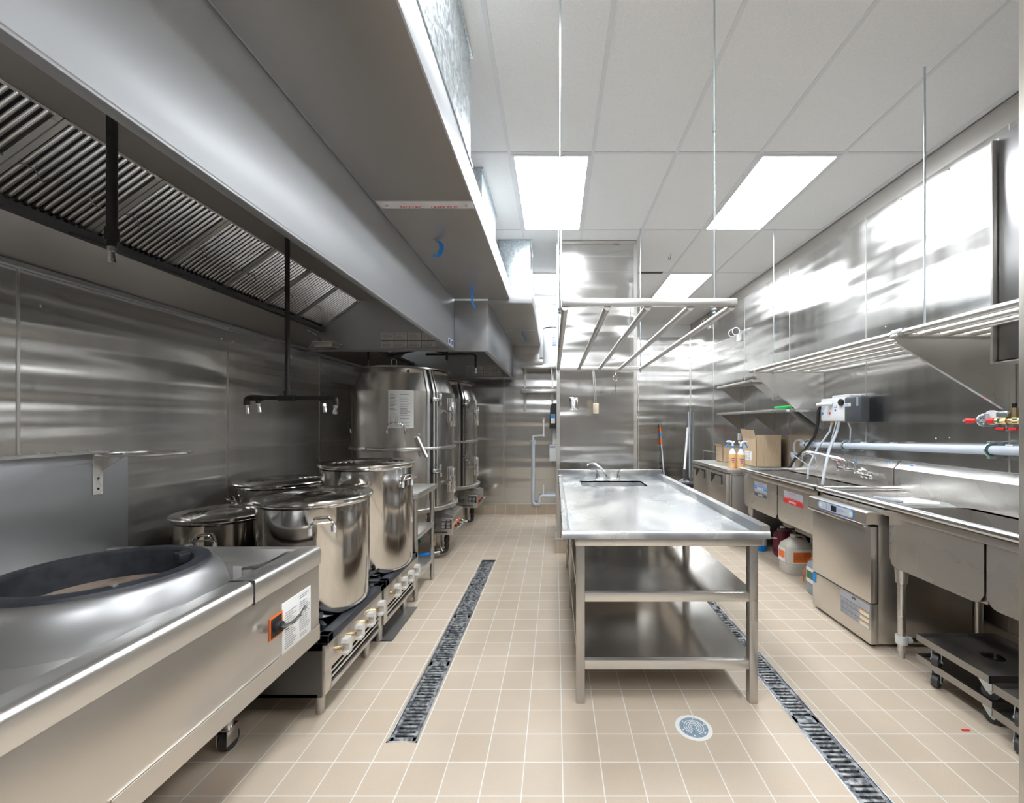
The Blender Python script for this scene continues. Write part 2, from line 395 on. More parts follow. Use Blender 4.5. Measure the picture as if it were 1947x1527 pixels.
trench('long grated floor drain left of the island table', -.75, -.612, 1.86, 4.32)
trench('long grated floor drain right of the island table', 1.125, 1.262, -1.0, 3.75)
t = thing('floor_cleanout', 'round blue-grey cleanout cover set in the tiles before the island table', 'drain cover', (.642, 1.953, 0))
MB().lathe([(.0, .001), (.083, .001), (.083, -.01)], (.642, 1.953), 40).build('collar', 'white_pvc', t)
mb = MB().lathe([(0, .0022), (.064, .0022), (.064, .0005)], (.642, 1.953), 40)
plain('cover_blue', (.22, .30, .37), .5, var=.25, sc=60)
cv = mb.build('cover', 'cover_blue', t)
mb = MB()
for r in (.012, .022, .032, .042): mb.lathe([(r, .0022), (r, .0034), (r+.003, .0034), (r+.003, .0022)], (.642, 1.953), 40, .3, 5.8)
for k in range(6): a = k*PI/3+.3; mb.cyl((.642+.055*math.cos(a), 1.953+.055*math.sin(a), .002), (.642+.055*math.cos(a), 1.953+.055*math.sin(a), .0036), .004, seg=10)
mb.build('raised_rings', 'paper', cv)
# ceiling lights: flat panels in the grid
def light(i, x0, x1, y0, y1, label):
    t = thing('ceiling_light', label, 'ceiling light', ((x0+x1)/2, (y0+y1)/2, ZC-.01), 'flat ceiling light panels')
    f = MB()
    for a in ((x0, x0+.022, y0, y1), (x1-.022, x1, y0, y1), (x0+.022, x1-.022, y0, y0+.022), (x0+.022, x1-.022, y1-.022, y1)): f.box(*a, ZC-.009, ZC-.001)
    f.build('frame', 'grid_white', t)
    MB().box(x0+.022, x1-.022, y0+.022, y1-.022, ZC-.0065, ZC-.001).build('diffuser', 'panel_glow', t)
LX = [(-.325, .261), (1.505, 2.091)]
light(0, *LX[0], 3.072, 4.278, 'lit ceiling panel above the island table, nearer the hood')
light(1, *LX[1], 3.072, 4.278, 'largest lit ceiling panel, near the right steel wall')
light(2, *LX[0], 5.532, 6.30, 'lit ceiling panel at the back, above the white water heater')
light(3, *LX[1], 5.532, 6.738, 'small lit ceiling panel seen just above the hanging rack bar')
light(4, *LX[0], .61, 1.818, 'lit ceiling panel overhead outside the picture, left of the two nearest')
light(5, *LX[1], -.62, .588, 'lit ceiling panel overhead outside the picture, right of the two nearest')
light(6, *LX[0], -1.85, -.642, 'lit ceiling panel behind the viewer')
t = thing('air_slot', 'thin dark air slot in the ceiling beside the partition', 'air vent', (1.24, 5.50, ZC-.012))
MB().box(1.08, 1.41, 5.47, 5.53, ZC-.008, ZC).build('frame', 'grid_white', t)
MB().box(1.09, 1.40, 5.475, 5.525, ZC-.011, ZC-.007).build('slot', 'black', t)
tag(MB().tube([(1.345+.0*k, 4.95+.05*math.cos(k*PI/8), ZC-.001-.05*math.sin(k*PI/8)) for k in range(9)], .003, 6).build('ceiling_wire', 'dark_metal'), 'short bent wire loop sticking out of a ceiling tile', 'wire')
# ================================================================== LEFT SIDE: HOODS
ZB, ZT = 2.125, 2.615          # lower edge and supply-plenum underside of the first hood
Y0H, Y1H = -.4, 4.10
def hood(label, x0, y0, y1, zb, zt, zin, xf_back, zf_back, xf_top, near_open=False):
    t = thing('exhaust_hood', label, 'exhaust hood', (x0, y0, zb))
    MB().box(x0-.004, x0, y0, y1, zb, zt, .001).build('front_panel', 'hood_steel', t)
    b = MB()
    b.box(x0-.04, x0-.004, y0+.01, y1-.01, zb, zb+.012); b.box(XL+.004, XL+.04, y0, y1, zb-.01, zb+.012)
    b.box(XL+.01, x0-.01, y1-.035, y1-.004, zb-.006, zb+.008)
    b.build('bottom_rim', 'hood_steel', t)
    MB().box(XL+.004, x0, y1-.004, y1, zb, zt).build('end_panel', 'hood_steel', t)
    if not near_open: MB().box(XL+.004, x0, y0, y0+.004, zb, zt).build('end_panel', 'hood_steel', t)
    i = MB()    # inner lining: roof, back slope below the filters, upper back
    i.prism([(x0-.004, zin), (x0-.004, zin+.01), (xf_top-.02, zin+.01), (xf_top-.02, zin)], 'y', y0, y1)
    i.prism([(XL+.006, zb), (xf_back+.012, zf_back-.012), (xf_back-.01, zf_back-.012), (XL+.006, zb+.06)], 'y', y0, y1)
    i.prism([(XL+.006, zb), (XL+.010, zin+.01), (XL+.016, zin+.01), (XL+.016, zb)], 'y', y0, y1)
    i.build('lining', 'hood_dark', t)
    g_ = MB(); g_.prism([(xf_back+.03, zf_back-.035), (xf_back+.036, zf_back-.005), (xf_back+.03, zf_back-.03), (xf_back-.01, zf_back-.04)], 'y', y0, y1)
    y = y0+.3
    while y < y1-.2: g_.box(xf_back+.012, xf_back+.034, y, y+.16, zf_back-.042, zf_back-.036); y += .41
    g_.build('grease_trough', 'dark_metal', t)
    return t
h1 = hood('long steel exhaust hood over the wok range and stock pots', -.985, Y0H, Y1H, ZB, ZT, 2.60, -2.27, 2.335, -1.905, True)
MB().box(-.990, -.985, Y0H, Y1H, ZT-.004, ZT+.002).build('seam_trim', 'chrome', h1)
MB().box(-1.02, -.982, Y0H, Y1H, ZB-.008, ZB+.004, .002).build('edge_roll', 'hood_steel', h1)
# supply plenum along the first hood
p = MB().box(-.985, -.446, Y0H, Y1H, ZT+.002, 2.775, .002).build('supply_plenum', 'hood_steel', h1)
MB().box(-.975, -.452, Y0H+.02, 2.27, ZT-.002, ZT+.003).build('perforated_panel', 'perforated', h1)
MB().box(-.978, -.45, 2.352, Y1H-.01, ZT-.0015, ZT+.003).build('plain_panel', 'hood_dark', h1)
st = MB().box(-.972, -.452, 2.272, 2.350, ZT-.004, ZT+.003).build('film_strip', 'film_white', h1) if 'film_white' in M else None
if st is None:
    plain('film_white', (.62, .60, .61), .4, var=.03)
    st = MB().box(-.972, -.452, 2.272, 2.350, ZT-.004, ZT+.003).build('film_strip', 'film_white', h1)
text('NOVAC', .036, (-.86, 2.345, ZT-.0045), '-z', 'red', st)
text('LASER FILM', .030, (-.69, 2.343, ZT-.0045), '-z', 'red', st)
d = MB(); d.cyl((-.925, 2.31, ZT-.003), (-.925, 2.31, ZT-.010), .008, seg=10); d.cyl((-.49, 2.31, ZT-.003), (-.49, 2.31, ZT-.010), .008, seg=10); d.build('rivets', 'chrome', st)
def notice(parent, x0, x1, y, z0, z1):
    pl = MB().box(x0, x1, y-.002, y, z0, z1).build('notice', 'notice_grey', parent)
    wd = x1-x0; cs = [0, .245, .49, .745, .87, 1]
    fr = MB()
    for k in range(1, 5): fr.box(x0+wd*cs[k]-.003, x0+wd*cs[k]+.003, y-.0025, y-.001, z0, z1)
    fr.box(x0, x1, y-.0025, y-.001, (z0+z1)/2-.003, (z0+z1)/2+.003); fr.build('dividers', 'ink', pl, smooth=False)
    for k in range(5):
        for r in range(2): lines((x0+wd*cs[k]+.006, y-.002, z0+(z1-z0)*r*.5+.006), '-y', wd*(cs[k+1]-cs[k])-.012, (z1-z0)*.5-.014, 5, 'light_ink', pl)
    return pl
notice(h1, -1.695, -1.17, Y1H-.006, 2.135, 2.285)
lg = MB().box(-.984, -.982, 3.86, 4.04, ZB+.012, ZB+.072).build('maker_sticker', 'paper', h1)
s = MB(); s.box(-.982, -.9812, 3.875, 3.93, ZB+.022, ZB+.062); s.box(-.982, -.9812, 3.975, 4.025, ZB+.022, ZB+.062); s.build('blue_blocks', 'blue_ink', lg)
MB().box(-.982, -.9812, 3.94, 3.965, ZB+.022, ZB+.062).build('orange_block', 'orange', lg)
hk = MB().cyl((-1.03, 1.215, 2.5), (-1.03, 1.215, 2.60), .005, seg=6); hk.build('hook', 'black_pipe', h1)
# second hood, nearer the aisle, running to the back wall
h2 = hood('short steel exhaust hood over the two round ovens', -.655, 4.105, 6.478, 2.105, 2.583, 2.56, -2.2, 2.33, -1.85)
MB().box(-.985, -.655, 4.100, 4.105, 2.107, 2.60, .001).build('near_panel', 'hood_steel', h2)
MB().box(-.657, -.652, 4.103, 6.478, 2.575, 2.583).build('seam_trim', 'chrome', h2)
MB().box(-.655, -.225, 4.105, 6.478, 2.583, 2.75, .002).build('supply_plenum', 'hood_steel', h2)
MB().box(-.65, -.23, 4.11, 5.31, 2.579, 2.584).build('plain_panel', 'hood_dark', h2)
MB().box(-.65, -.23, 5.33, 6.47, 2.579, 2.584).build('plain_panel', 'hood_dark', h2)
MB().box(-.652, -.228, 5.31, 5.33, 2.574, 2.584).build('joint_strip', 'chrome', h2)
notice(h2, -1.365, -.84, 6.472, 2.125, 2.283)
# baffle filters
def make_filter(y0, y1, lab):
    xb, zb_, xt, zt_ = -2.27, 2.335, -1.905, 2.60
    dx, dz = xt-xb, zt_-zb_; L = math.hypot(dx, dz); ux, uz = dx/L, dz/L; nx, nz = uz, -ux    # n points down into the room
    t = thing('baffle_filter', lab, 'hood filter', (xb, (y0+y1)/2, zb_), 'baffle filters sloping inside the long hood')
    def P(a, y, n): return (xb+ux*a+nx*n, y, zb_+uz*a+nz*n)
    def pb(m_, a0, a1, ya, yb, n0, n1):
        m_.add([P(a, y, n) for n in (n0, n1) for y in (ya, yb) for a in (a0, a1)], [(0, 2, 3, 1), (4, 5, 7, 6), (0, 1, 5, 4), (2, 6, 7, 3), (0, 4, 6, 2), (1, 3, 7, 5)])
    f = MB(); pb(f, 0, L, y0, y0+.022, -.02, .008); pb(f, 0, L, y1-.022, y1, -.02, .008); pb(f, 0, .012, y0, y1, -.02, .006); pb(f, L-.012, L, y0, y1, -.02, .006)
    f.build('frame', 'brushed', t)
    k = MB(); pb(k, .006, L-.006, y0+.01, y1-.01, -.022, -.016); k.build('backing', 'black', t)
    n = 12; w_ = (y1-y0-.05)/n; bf = MB()
    for i in range(n):
        yc = y0+.025+w_*(i+.5); hw = w_*.31; prev = []
        for a in (.008, L-.008):
            prev.append([P(a, yc+hw*math.cos(q), .004+.009*math.sin(q)-.003) for q in [PI*j/6 for j in range(7)]])
        bf.add(prev[0]+prev[1], [(j, j+1, 8+j, 7+j) for j in range(6)]+[(0, 7, 13, 6)])
    bf.build('baffles', 'chrome_soft', t)
    for yy in (y0+.075, y1-.075):
        s_ = 1 if yy < (y0+y1)/2 else -1; pts = []
        for j in range(9):
            q = j/8; pts.append(P(L*.42+.05*math.sin(q*PI*2)*.35, yy-s_*.055+s_*.11*q, .012+.028*math.sin(q*PI)))
        h = MB(); h.tube(pts, .0022, 6); h.build('wire_handle', 'dark_metal', t)
    return t
ye = 4.085; names = ['farthest', 'second farthest', 'third from the far end', 'fourth from the far end', 'fifth from the far end', 'sixth from the far end', 'seventh from the far end', 'nearest']
first = None
for i in range(8):
    y1_ = ye-.41*i; lab = 'ribbed steel hood filter, %s in the sloping row' % names[i]
    if first is None: first = make_filter(y1_-.405, y1_, lab); o = first
    else: o = copy_tree(first, None, (0, -.41*i, 0)); o['label'] = lab
# beyond the second hood: two filters seen dimly
for i, nm in enumerate(('nearer', 'farther')):
    o = copy_tree(first, None, (.06, .95+.9*i, -.02)); o['label'] = 'dim ribbed filter inside the second hood, the %s one' % nm; o['group'] = 'filters in the second hood'
t = thing('grease_cup', 'small steel grease cup hooked under the far end of the long hood', 'grease cup', (-2.13, 3.92, 2.10))
MB().box(-2.22, -2.05, 3.86, 4.0, 2.105, 2.155, .012).build('cup', 'brushed_dark', t)
MB().box(-2.235, -2.035, 3.85, 4.01, 2.150, 2.158, .003).build('lip', 'brushed', t)
MB().tube(bend([(-2.24, 3.80, 2.25), (-2.20, 3.88, 2.22), (-2.17, 3.9, 2.155)], .03), .012, 8).build('drain_stub', 'dark_metal', t)
# ducts
def duct(label, x0, x1, y0, y1, z0):
    t = thing('duct', label, 'duct', ((x0+x1)/2, (y0+y1)/2, z0), 'galvanised ducts rising from the hoods')
    MB().box(x0, x1, y0, y1, z0+.004, ZC-.003, .002).build('sheet_box', 'galvanised', t)
    f = MB(); f.box(x0-.012, x1+.012, y0-.012, y1+.012, ZC-.014, ZC-.003); f.box(x0-.012, x1+.012, y0-.012, y1+.012, z0+.001, z0+.012)
    for q in range(3): f.cyl((x1-.02, y0-.004, z0+.15+q*.18), (x1-.02, y0+.001, z0+.15+q*.18), .004, seg=6)
    f.build('flanges', 'galvanised', t)
duct('galvanised duct nearest the viewer, above the perforated hood panel', -.86, -.452, 1.2, 2.24, 2.775)
duct('galvanised duct in the middle of the three rising from the hoods', -.90, -.565, 3.24, 3.98, 2.775)
duct('galvanised duct farthest back, above the second hood', -.603, -.27, 4.52, 4.95, 2.75)
# masking tape tails
def tape(label, pts, wd):
    m_ = MB(); P = [Vector(p) for p in pts]; vs = []
    for i, p in enumerate(P):
        k = wd*(1-.25*abs(2*i/(len(P)-1)-1)); vs += [p+Vector((-k/2, 0, 0)), p+Vector((k/2, .004, 0)), p+Vector((k/2, .005, .001)), p+Vector((-k/2, .001, .001))]
    fs = []
    for i in range(len(P)-1):
        a, b_ = 4*i, 4*i+4
        for q in range(4): fs.append((a+q, a+(q+1) % 4, b_+(q+1) % 4, b_+q))
    m_.add(vs, fs+[(0, 1, 2, 3), (4*len(P)-4, 4*len(P)-3, 4*len(P)-2, 4*len(P)-1)])
    tag(m_.build('masking_tape', 'tape_blue'), label, 'tape', 'blue masking tape tails under the hoods')
tape('short wide curl of blue tape hanging under the long hood, nearest of three', [(-.795, 2.76, ZT-.006), (-.77, 2.755, ZT-.012), (-.747, 2.75, ZT-.03), (-.742, 2.745, ZT-.06), (-.748, 2.74, ZT-.09), (-.757, 2.735, ZT-.115), (-.775, 2.73, ZT-.125), (-.795, 2.728, ZT-.112)], .030)
tape('long thin tail of blue tape hanging near the joint of the two hoods', [(-.690, 3.64, ZT-.005), (-.715, 3.635, ZT-.010), (-.722, 3.63, ZT-.05), (-.722, 3.625, ZT-.11), (-.716, 3.62, ZT-.16), (-.700, 3.615, ZT-.20), (-.685, 3.61, ZT-.225)], .018)
tape('small forked tail of blue tape under the second hood', [(-.42, 5.36, 2.572), (-.425, 5.36, 2.55), (-.415, 5.36, 2.52), (-.395, 5.36, 2.50), (-.38, 5.36, 2.485), (-.385, 5.36, 2.46), (-.38, 5.36, 2.44)], .016)
# black fire-suppression drops
def nozzle(t, x, y, z, dx=0, dy=0, s=1.0):
    n = MB(); a = Vector((x, y, z)); d = Vector((dx, dy, -1)).normalized()
    n.cyl(a, a+d*.022*s, .0135*s, seg=6); n.cyl(a+d*.022*s, a+d*.05*s, .009*s, .011*s, seg=12); n.cyl(a+d*.05*s, a+d*.062*s, .0125*s, seg=12)
    return n.build('nozzle', 'chrome', t)
t = thing('nozzle_pipe', 'thick black drop pipe with one nozzle, nearest the viewer under the hood', 'pipe', (-1.686, 1.6, 2.07))
MB().cyl((-1.686, 1.6, 2.13), (-1.686, 1.6, 2.598), .0165).build('pipe', 'black_pipe', t)
c1 = MB(); c1.cyl((-1.686, 1.6, 2.105), (-1.686, 1.6, 2.155), .0215); c1.cyl((-1.686, 1.6, 2.085), (-1.686, 1.6, 2.11), .015); c1.build('coupling', 'black_pipe', t)
nozzle(t, -1.686, 1.6, 2.088)
t = thing('nozzle_bar', 'black drop pipe ending in a crossbar with four chrome nozzles', 'pipe', (-1.72, 2.70, 1.5))
MB().cyl((-1.72, 2.70, 1.585), (-1.72, 2.70, 2.598), .0145).build('drop_pipe', 'black_pipe', t)
b = MB(); zb_ = 1.572; xa, xb_ = -1.935, -1.455
b.cyl((xa, 2.70, zb_), (xb_, 2.70, zb_), .0135)
for xx in (-1.72,): b.cyl((xx-.045, 2.70, zb_), (xx+.045, 2.70, zb_), .019); b.cyl((xx, 2.70, zb_), (xx, 2.70, zb_+.045), .019); b.cyl((xx-.05, 2.70, zb_), (xx-.038, 2.7, zb_), .0225); b.cyl((xx+.038, 2.70, zb_), (xx+.05, 2.7, zb_), .0225); b.cyl((xx, 2.70, zb_+.03), (xx, 2.7, zb_+.045), .0225)
b.build('crossbar', 'black_pipe', t)
for sgn, xe in ((-1, xa), (1, xb_)):
    f = MB(); xe2 = xe+sgn*.0
    f.cyl((xe-sgn*.055, 2.70, zb_), (xe-sgn*.005, 2.70, zb_), .0195); f.cyl((xe-sgn*.03, 2.70, zb_), (xe-sgn*.03, 2.70, zb_-.035), .016)
    f.tube(bend([(xe-.0, 2.70, zb_), (xe+sgn*.045, 2.70, zb_), (xe+sgn*.045, 2.70, zb_-.045)], .03), .0185, 12)
    f.build('elbow_fitting', 'black_pipe', t)
    nozzle(t, xe-sgn*.03, 2.70, zb_-.03, .12*1, 0); nozzle(t, xe+sgn*.045, 2.70, zb_-.04, -.1*sgn, 0)
t = thing('nozzle_pipe', 'thin black piping inside the second hood with three chrome nozzles', 'pipe', (-1.3, 5.0, 2.1))
b = MB(); b.cyl((-1.187, 4.6, 2.09), (-1.187, 4.6, 2.555), .013, seg=10)
b.tube(bend([(-1.46, 4.75, 2.10+.08), (-.98, 4.75, 2.18), (-.90, 4.75, 2.18), (-.90, 4.75, 2.02)], .03), .012, 8)
b.tube([(-2.0, 5.0, 2.20), (-1.5, 4.85, 2.26), (-1.19, 4.6, 2.17)], .010, 8); b.cyl((-2.09, 4.7, 2.10), (-2.09, 4.7, 2.35), .012, seg=8)
b.build('pipe', 'black_pipe', t); nozzle(t, -1.187, 4.6, 2.095); nozzle(t, -.90, 4.75, 2.03); nozzle(t, -2.09, 4.7, 2.11)

# ================================================================== WOK RANGE
wr = thing('wok_range', 'steel wok range with black burner ring, closest appliance on the left', 'range', (-1.55, 1.2, 0))
XW0, XW1, YW0, YW1, ZW = -2.02, -1.075, .15, 1.925, .85
b = MB(); b.box(XW0, XW1-.012, YW0, YW1-.006, .43, .76, .004); b.box(XW1-.05, XW1-.004, YW0, YW1-.004, .43, .785, .003); b.build('body', 'appliance_steel', wr)
# sunken worktop with raised edges
w_ = MB(); w_.box(XW0, XW1-.05, YW0, YW1-.03, .775, .79)
w_.box(XW0, XW1-.04, YW1-.035, YW1-.018, .78, ZW, .004); w_.box(XW0, XW1-.02, YW1-.03, YW1, .80, ZW, .006); w_.build('worktop', 'brushed', wr)
r_ = MB()
for (a, b_) in ((YW0, 1.500), (1.504, 1.80), (1.80, YW1+.004)):
    pr = [(XW1-.085, ZW-.012), (XW1-.085, ZW-.002), (XW1-.03, ZW+.002)]
    for k in range(7): q = k/6*PI/2; pr.append((XW1-.022+.022*math.sin(q), ZW-.020+.022*math.cos(q)))
    pr += [(XW1, ZW-.075), (XW1-.004, ZW-.082), (XW1-.03, ZW-.082), (XW1-.03, ZW-.03), (XW1-.06, ZW-.012)]
    r_.prism(pr, 'y', a, b_)
r_.prism([(XW1-.16, .79), (XW1-.085, ZW-.002), (XW1-.08, ZW-.012), (XW1-.08, .785)], 'y', YW0, 1.50)
r_.build('front_rail', 'brushed', wr)
MB().box(XW1-.09, XW1+.001, 1.4985, 1.5055, .765, ZW+.0015).build('joint_gap', 'black', wr)
sp_ = MB(); sp_.box(XW0-.05, XW0, YW0, 1.99, .80, 1.285, .003); sp_.build('backsplash', 'hood_steel', wr)
sh = MB(); sh.box(XW0-.05, XW0+.05, YW0, 1.86, 1.283, 1.291)
for k in range(6): sh.cyl((XW0-.02, 1.86-.06*k-.02, 1.29), (XW0-.02, 1.86-.06*k-.02, 1.298), .006, seg=8)
sh.build('ledge', 'brushed', wr)
br_ = MB(); br_.box(XW0, XW0+.004, 1.835, 1.875, 1.10, 1.283); br_.prism([(XW0, 1.283), (XW0+.095, 1.283), (XW0+.095, 1.262), (XW0, 1.20)], 'y', 1.872, 1.876)
br_.build('bracket', 'brushed', wr)
s = MB(); s.cyl((XW0+.003, 1.855, 1.125), (XW0+.006, 1.855, 1.125), .005, seg=8); s.cyl((XW0+.003, 1.855, 1.17), (XW0+.006, 1.855, 1.17), .005, seg=8); s.build('screws', 'black', wr)
rg = MB(); rg.tube([(-1.79+.152*math.cos(a), 1.845+.152*math.sin(a), 1.282) for a in [2*PI*k/48 for k in range(48)]], .0045, 8, True); rg.cyl((-1.965, 1.845, 1.282), (-2.0, 1.87, 1.278), .0045, seg=8); rg.build('wire_ring', 'brushed', wr)
cw = (-1.49, 1.39)
MB().lathe([(.332, .79), (.330, .82), (.320, .86), (.306, .895), (.289, .918), (.276, .925), (.26, .925)], cw, 72).build('chamber_cone', 'cone_steel', wr)
ri = MB().lathe([(.270, .915), (.276, .925), (.271, .934), (.254, .939), (.233, .937), (.226, .930), (.218, .88), (.212, .84), (.208, .815)], cw, 72).build('burner_ring', 'cast_iron', wr)
s = MB()
for a in (5.95,):
    u = Vector((math.sin(a+3.0), -math.cos(a+3.0), 0)); v = Vector((-u.y, u.x, 0)); R_ = Matrix((u, v, Vector((0, 0, 1)))).transposed()
    s.obox(Vector((cw[0], cw[1], .914))+u*.222, (.07, .05, .036), R_)
s.build('ring_lugs', 'cast_iron', ri)
s = MB()
for a in (.9, 2.9): s.cyl((cw[0]+.250*math.sin(a), cw[1]-.250*math.cos(a), .93), (cw[0]+.250*math.sin(a), cw[1]-.250*math.cos(a), .942), .008, seg=10)
s.build('ring_bolts', 'brushed', ri)
MB().lathe([(.209, .845), (.17, .836), (.10, .830), (0, .826)], cw, 40).build('fire_lining', 'clinker', wr)
# curved splash strip on the worktop
cs = bend([(-1.252, 1.675, 0), (-1.222, 1.712, 0), (-1.203, 1.745, 0), (-1.200, 1.82, 0), (-1.206, 1.893, 0)], .04, 5)
m_ = MB(); vs = []
for p_ in cs: vs += [(p_.x, p_.y, .79), (p_.x, p_.y, .838), (p_.x+.0025, p_.y, .838), (p_.x+.0025, p_.y, .79)]
m_.add(vs, [(4*k+q, 4*k+(q+1) % 4, 4*k+4+(q+1) % 4, 4*k+4+q) for k in range(len(cs)-1) for q in range(4)]+[(0, 1, 2, 3), (4*len(cs)-4, 4*len(cs)-3, 4*len(cs)-2, 4*len(cs)-1)])
m_.build('splash_strip', 'chrome', wr)
MB().box(-1.282, -1.250, 1.673, 1.677, .79, .846).build('strip_end', 'paper_metal', wr)
lb = MB().box(XW1-.005, XW1-.002, 1.66, 1.853, .50, .70, .0008).build('instruction_label', 'paper', wr)
lines((XW1-.002, 1.67, .51), '+x', .085, .15, 16, 'light_ink', lb, 1, th=.3); lines((XW1-.002, 1.765, .51), '+x', .08, .18, 20, 'light_ink', lb, 1, th=.3)
kn = MB(); kn.cyl((XW1-.006, 1.62, .632), (XW1+.022, 1.62, .632), .020); kn.cyl((XW1+.02, 1.62, .632), (XW1+.045, 1.62, .632), .012)
k0 = kn.build('gas_valve', 'black', wr)
MB().plate((XW1-.003, 1.585, .59), (0, 1, 0), (0, 0, 1), .075, .085, .002).build('valve_plate', 'orange', k0)
MB().plate((XW1-.001, 1.592, .596), (0, 1, 0), (0, 0, 1), .06, .072, .002).build('valve_plate_centre', 'black', k0)
MB().tube([(XW1+.035, 1.60, .632), (XW1+.055, 1.64, .640), (XW1+.06, 1.675, .652), (XW1+.058, 1.71, .668)], [.010, .009, .008, .009], 8).build('valve_lever', 'chrome', k0)
for (x, y) in ((-1.42, 1.82), (-1.95, 1.80), (-1.42, .35), (-1.95, .35)):
    l = MB(); l.cyl((x, y, .10), (x, y, .43), .024); lg = l.build('leg', 'brushed_dark', wr)
    c_ = MB(); c_.box(x-.03, x+.03, y-.03, y+.03, .098, .106); c_.box(x-.025, x-.020, y-.03, y+.03, .035, .10, .001); c_.box(x+.020, x+.025, y-.03, y+.03, .035, .10, .001); c_.build('caster_fork', 'chrome', lg)
    MB().cyl((x-.018, y+.01, .041), (x+.018, y+.01, .041), .040, seg=24).build('caster_wheel', 'rubber', lg)
MB().box(XW1-.003, XW1+.003, .16, .96, .02, .428, .002).build('kick_panel', 'black', wr)
MB().box(XW1-.003, XW1+.001, 1.02, YW1-.006, .43, .50).build('lower_lip', 'appliance_steel', wr)

# ================================================================== STOCK POT RANGES AND POTS
def stove(label, y0, y1):
    x0, x1 = -2.36, -1.07
    t = thing('stock_pot_range', label, 'range', (-1.7, y0, 0), 'low stock pot ranges')
    b = MB(); b.box(x0, x1-.03, y0, y1, .34, .37); b.box(x0, x1-.03, y0, y0+.012, .12, .37); b.box(x0, x1-.03, y1-.012, y1, .12, .37); b.box(x0, x0+.01, y0, y1, .12, .37); b.box(x0, x1-.05, y0, y1, .12, .135)
    b.build('cabinet', 'dark_metal', t)
    MB().box(x1-.032, x1-.012, y0+.004, y1-.004, .235, .362, .003).build('front_panel', 'appliance_steel', t)
    o = MB(); o.box(x1-.035, x1-.014, y0+.004, y0+.06, .13, .24, .003); o.box(x1-.035, x1-.014, y1-.04, y1-.004, .13, .24, .003); o.box(x1-.035, x1-.014, y0+.05, y1-.03, .13, .150, .003); o.build('lower_frame', 'appliance_steel', t)
    o = MB(); o.box(x1-.033, x1-.020, y0+.06, y1-.04, .172, .184, .002); o.box(x1-.033, x1-.020, y0+.06, y1-.04, .200, .212, .002); o.build('opening_bars', 'chrome', t)
    MB().box(x1-.05, x1-.036, y0+.02, y1-.02, .14, .24).build('opening', 'black', t)
    k = MB(); k.box(x1-.012, x1-.010, y0+.03, y0+.04, .345, .353); k.build('screws', 'chrome', t)
    g_ = MB()
    g_.box(x0+.02, x1, y0+.004, y0+.05, .372, .412, .004); g_.box(x0+.02, x1, y1-.05, y1-.004, .372, .412, .004); g_.box(x1-.055, x1, y0+.004, y1-.004, .372, .412, .004); g_.box(x0+.02, x0+.07, y0+.004, y1-.004, .372, .412, .004); g_.box(-1.74, -1.68, y0+.004, y1-.004, .372, .412, .004)
    g_.build('top_grate', 'cast_iron', t)
    for cx in (-1.36, -2.04):
        q = MB(); cy = (y0+y1)/2
        for a in [PI/4+PI/2*j for j in range(4)]:
            u = Vector((math.cos(a), math.sin(a), 0)); R_ = Matrix((u, Vector((-u.y, u.x, 0)), Vector((0, 0, 1)))).transposed(); q.obox(Vector((cx, cy, .395))+u*.17, (.26, .02, .03), R_)
        q.lathe([(.05, .35), (.09, .35), (.09, .385), (.06, .392), (.05, .35)], (cx, cy), 24); q.build('burner', 'cast_iron', t)
    for j in range(4):
        y = y0+.10+j*(y1-y0-.2)/3.2
        q = MB(); q.cyl((x1-.014, y, .300), (x1+.020, y, .300), .010, seg=10); kb = q.build('knob_stem', 'brass', t)
        q = MB(); q.prism([(y-.004, .268), (y+.040, .268), (y+.046, .274), (y+.046, .336), (y+.038, .345), (y-.004, .345), (y-.010, .33), (y-.004, .322), (y+.016, .322), (y+.016, .285), (y-.004, .28)], 'x', x1+.014, x1+.045); q.build('knob', 'handle_white', t)
    for (x, y) in ((x1-.08, y0+.08), (x1-.08, y1-.08), (x0+.08, y0+.08), (x0+.08, y1-.08)):
        q = MB(); q.cyl((x, y, .015), (x, y, .125), .020, .024); q.cyl((x, y, 0), (x, y, .02), .022); q.build('leg', 'brushed_dark', t)
    return t
stove('low black-topped stock pot range next to the wok range', 1.98, 2.63)
stove('low black-topped stock pot range beside the narrow side table', 2.66, 3.27)
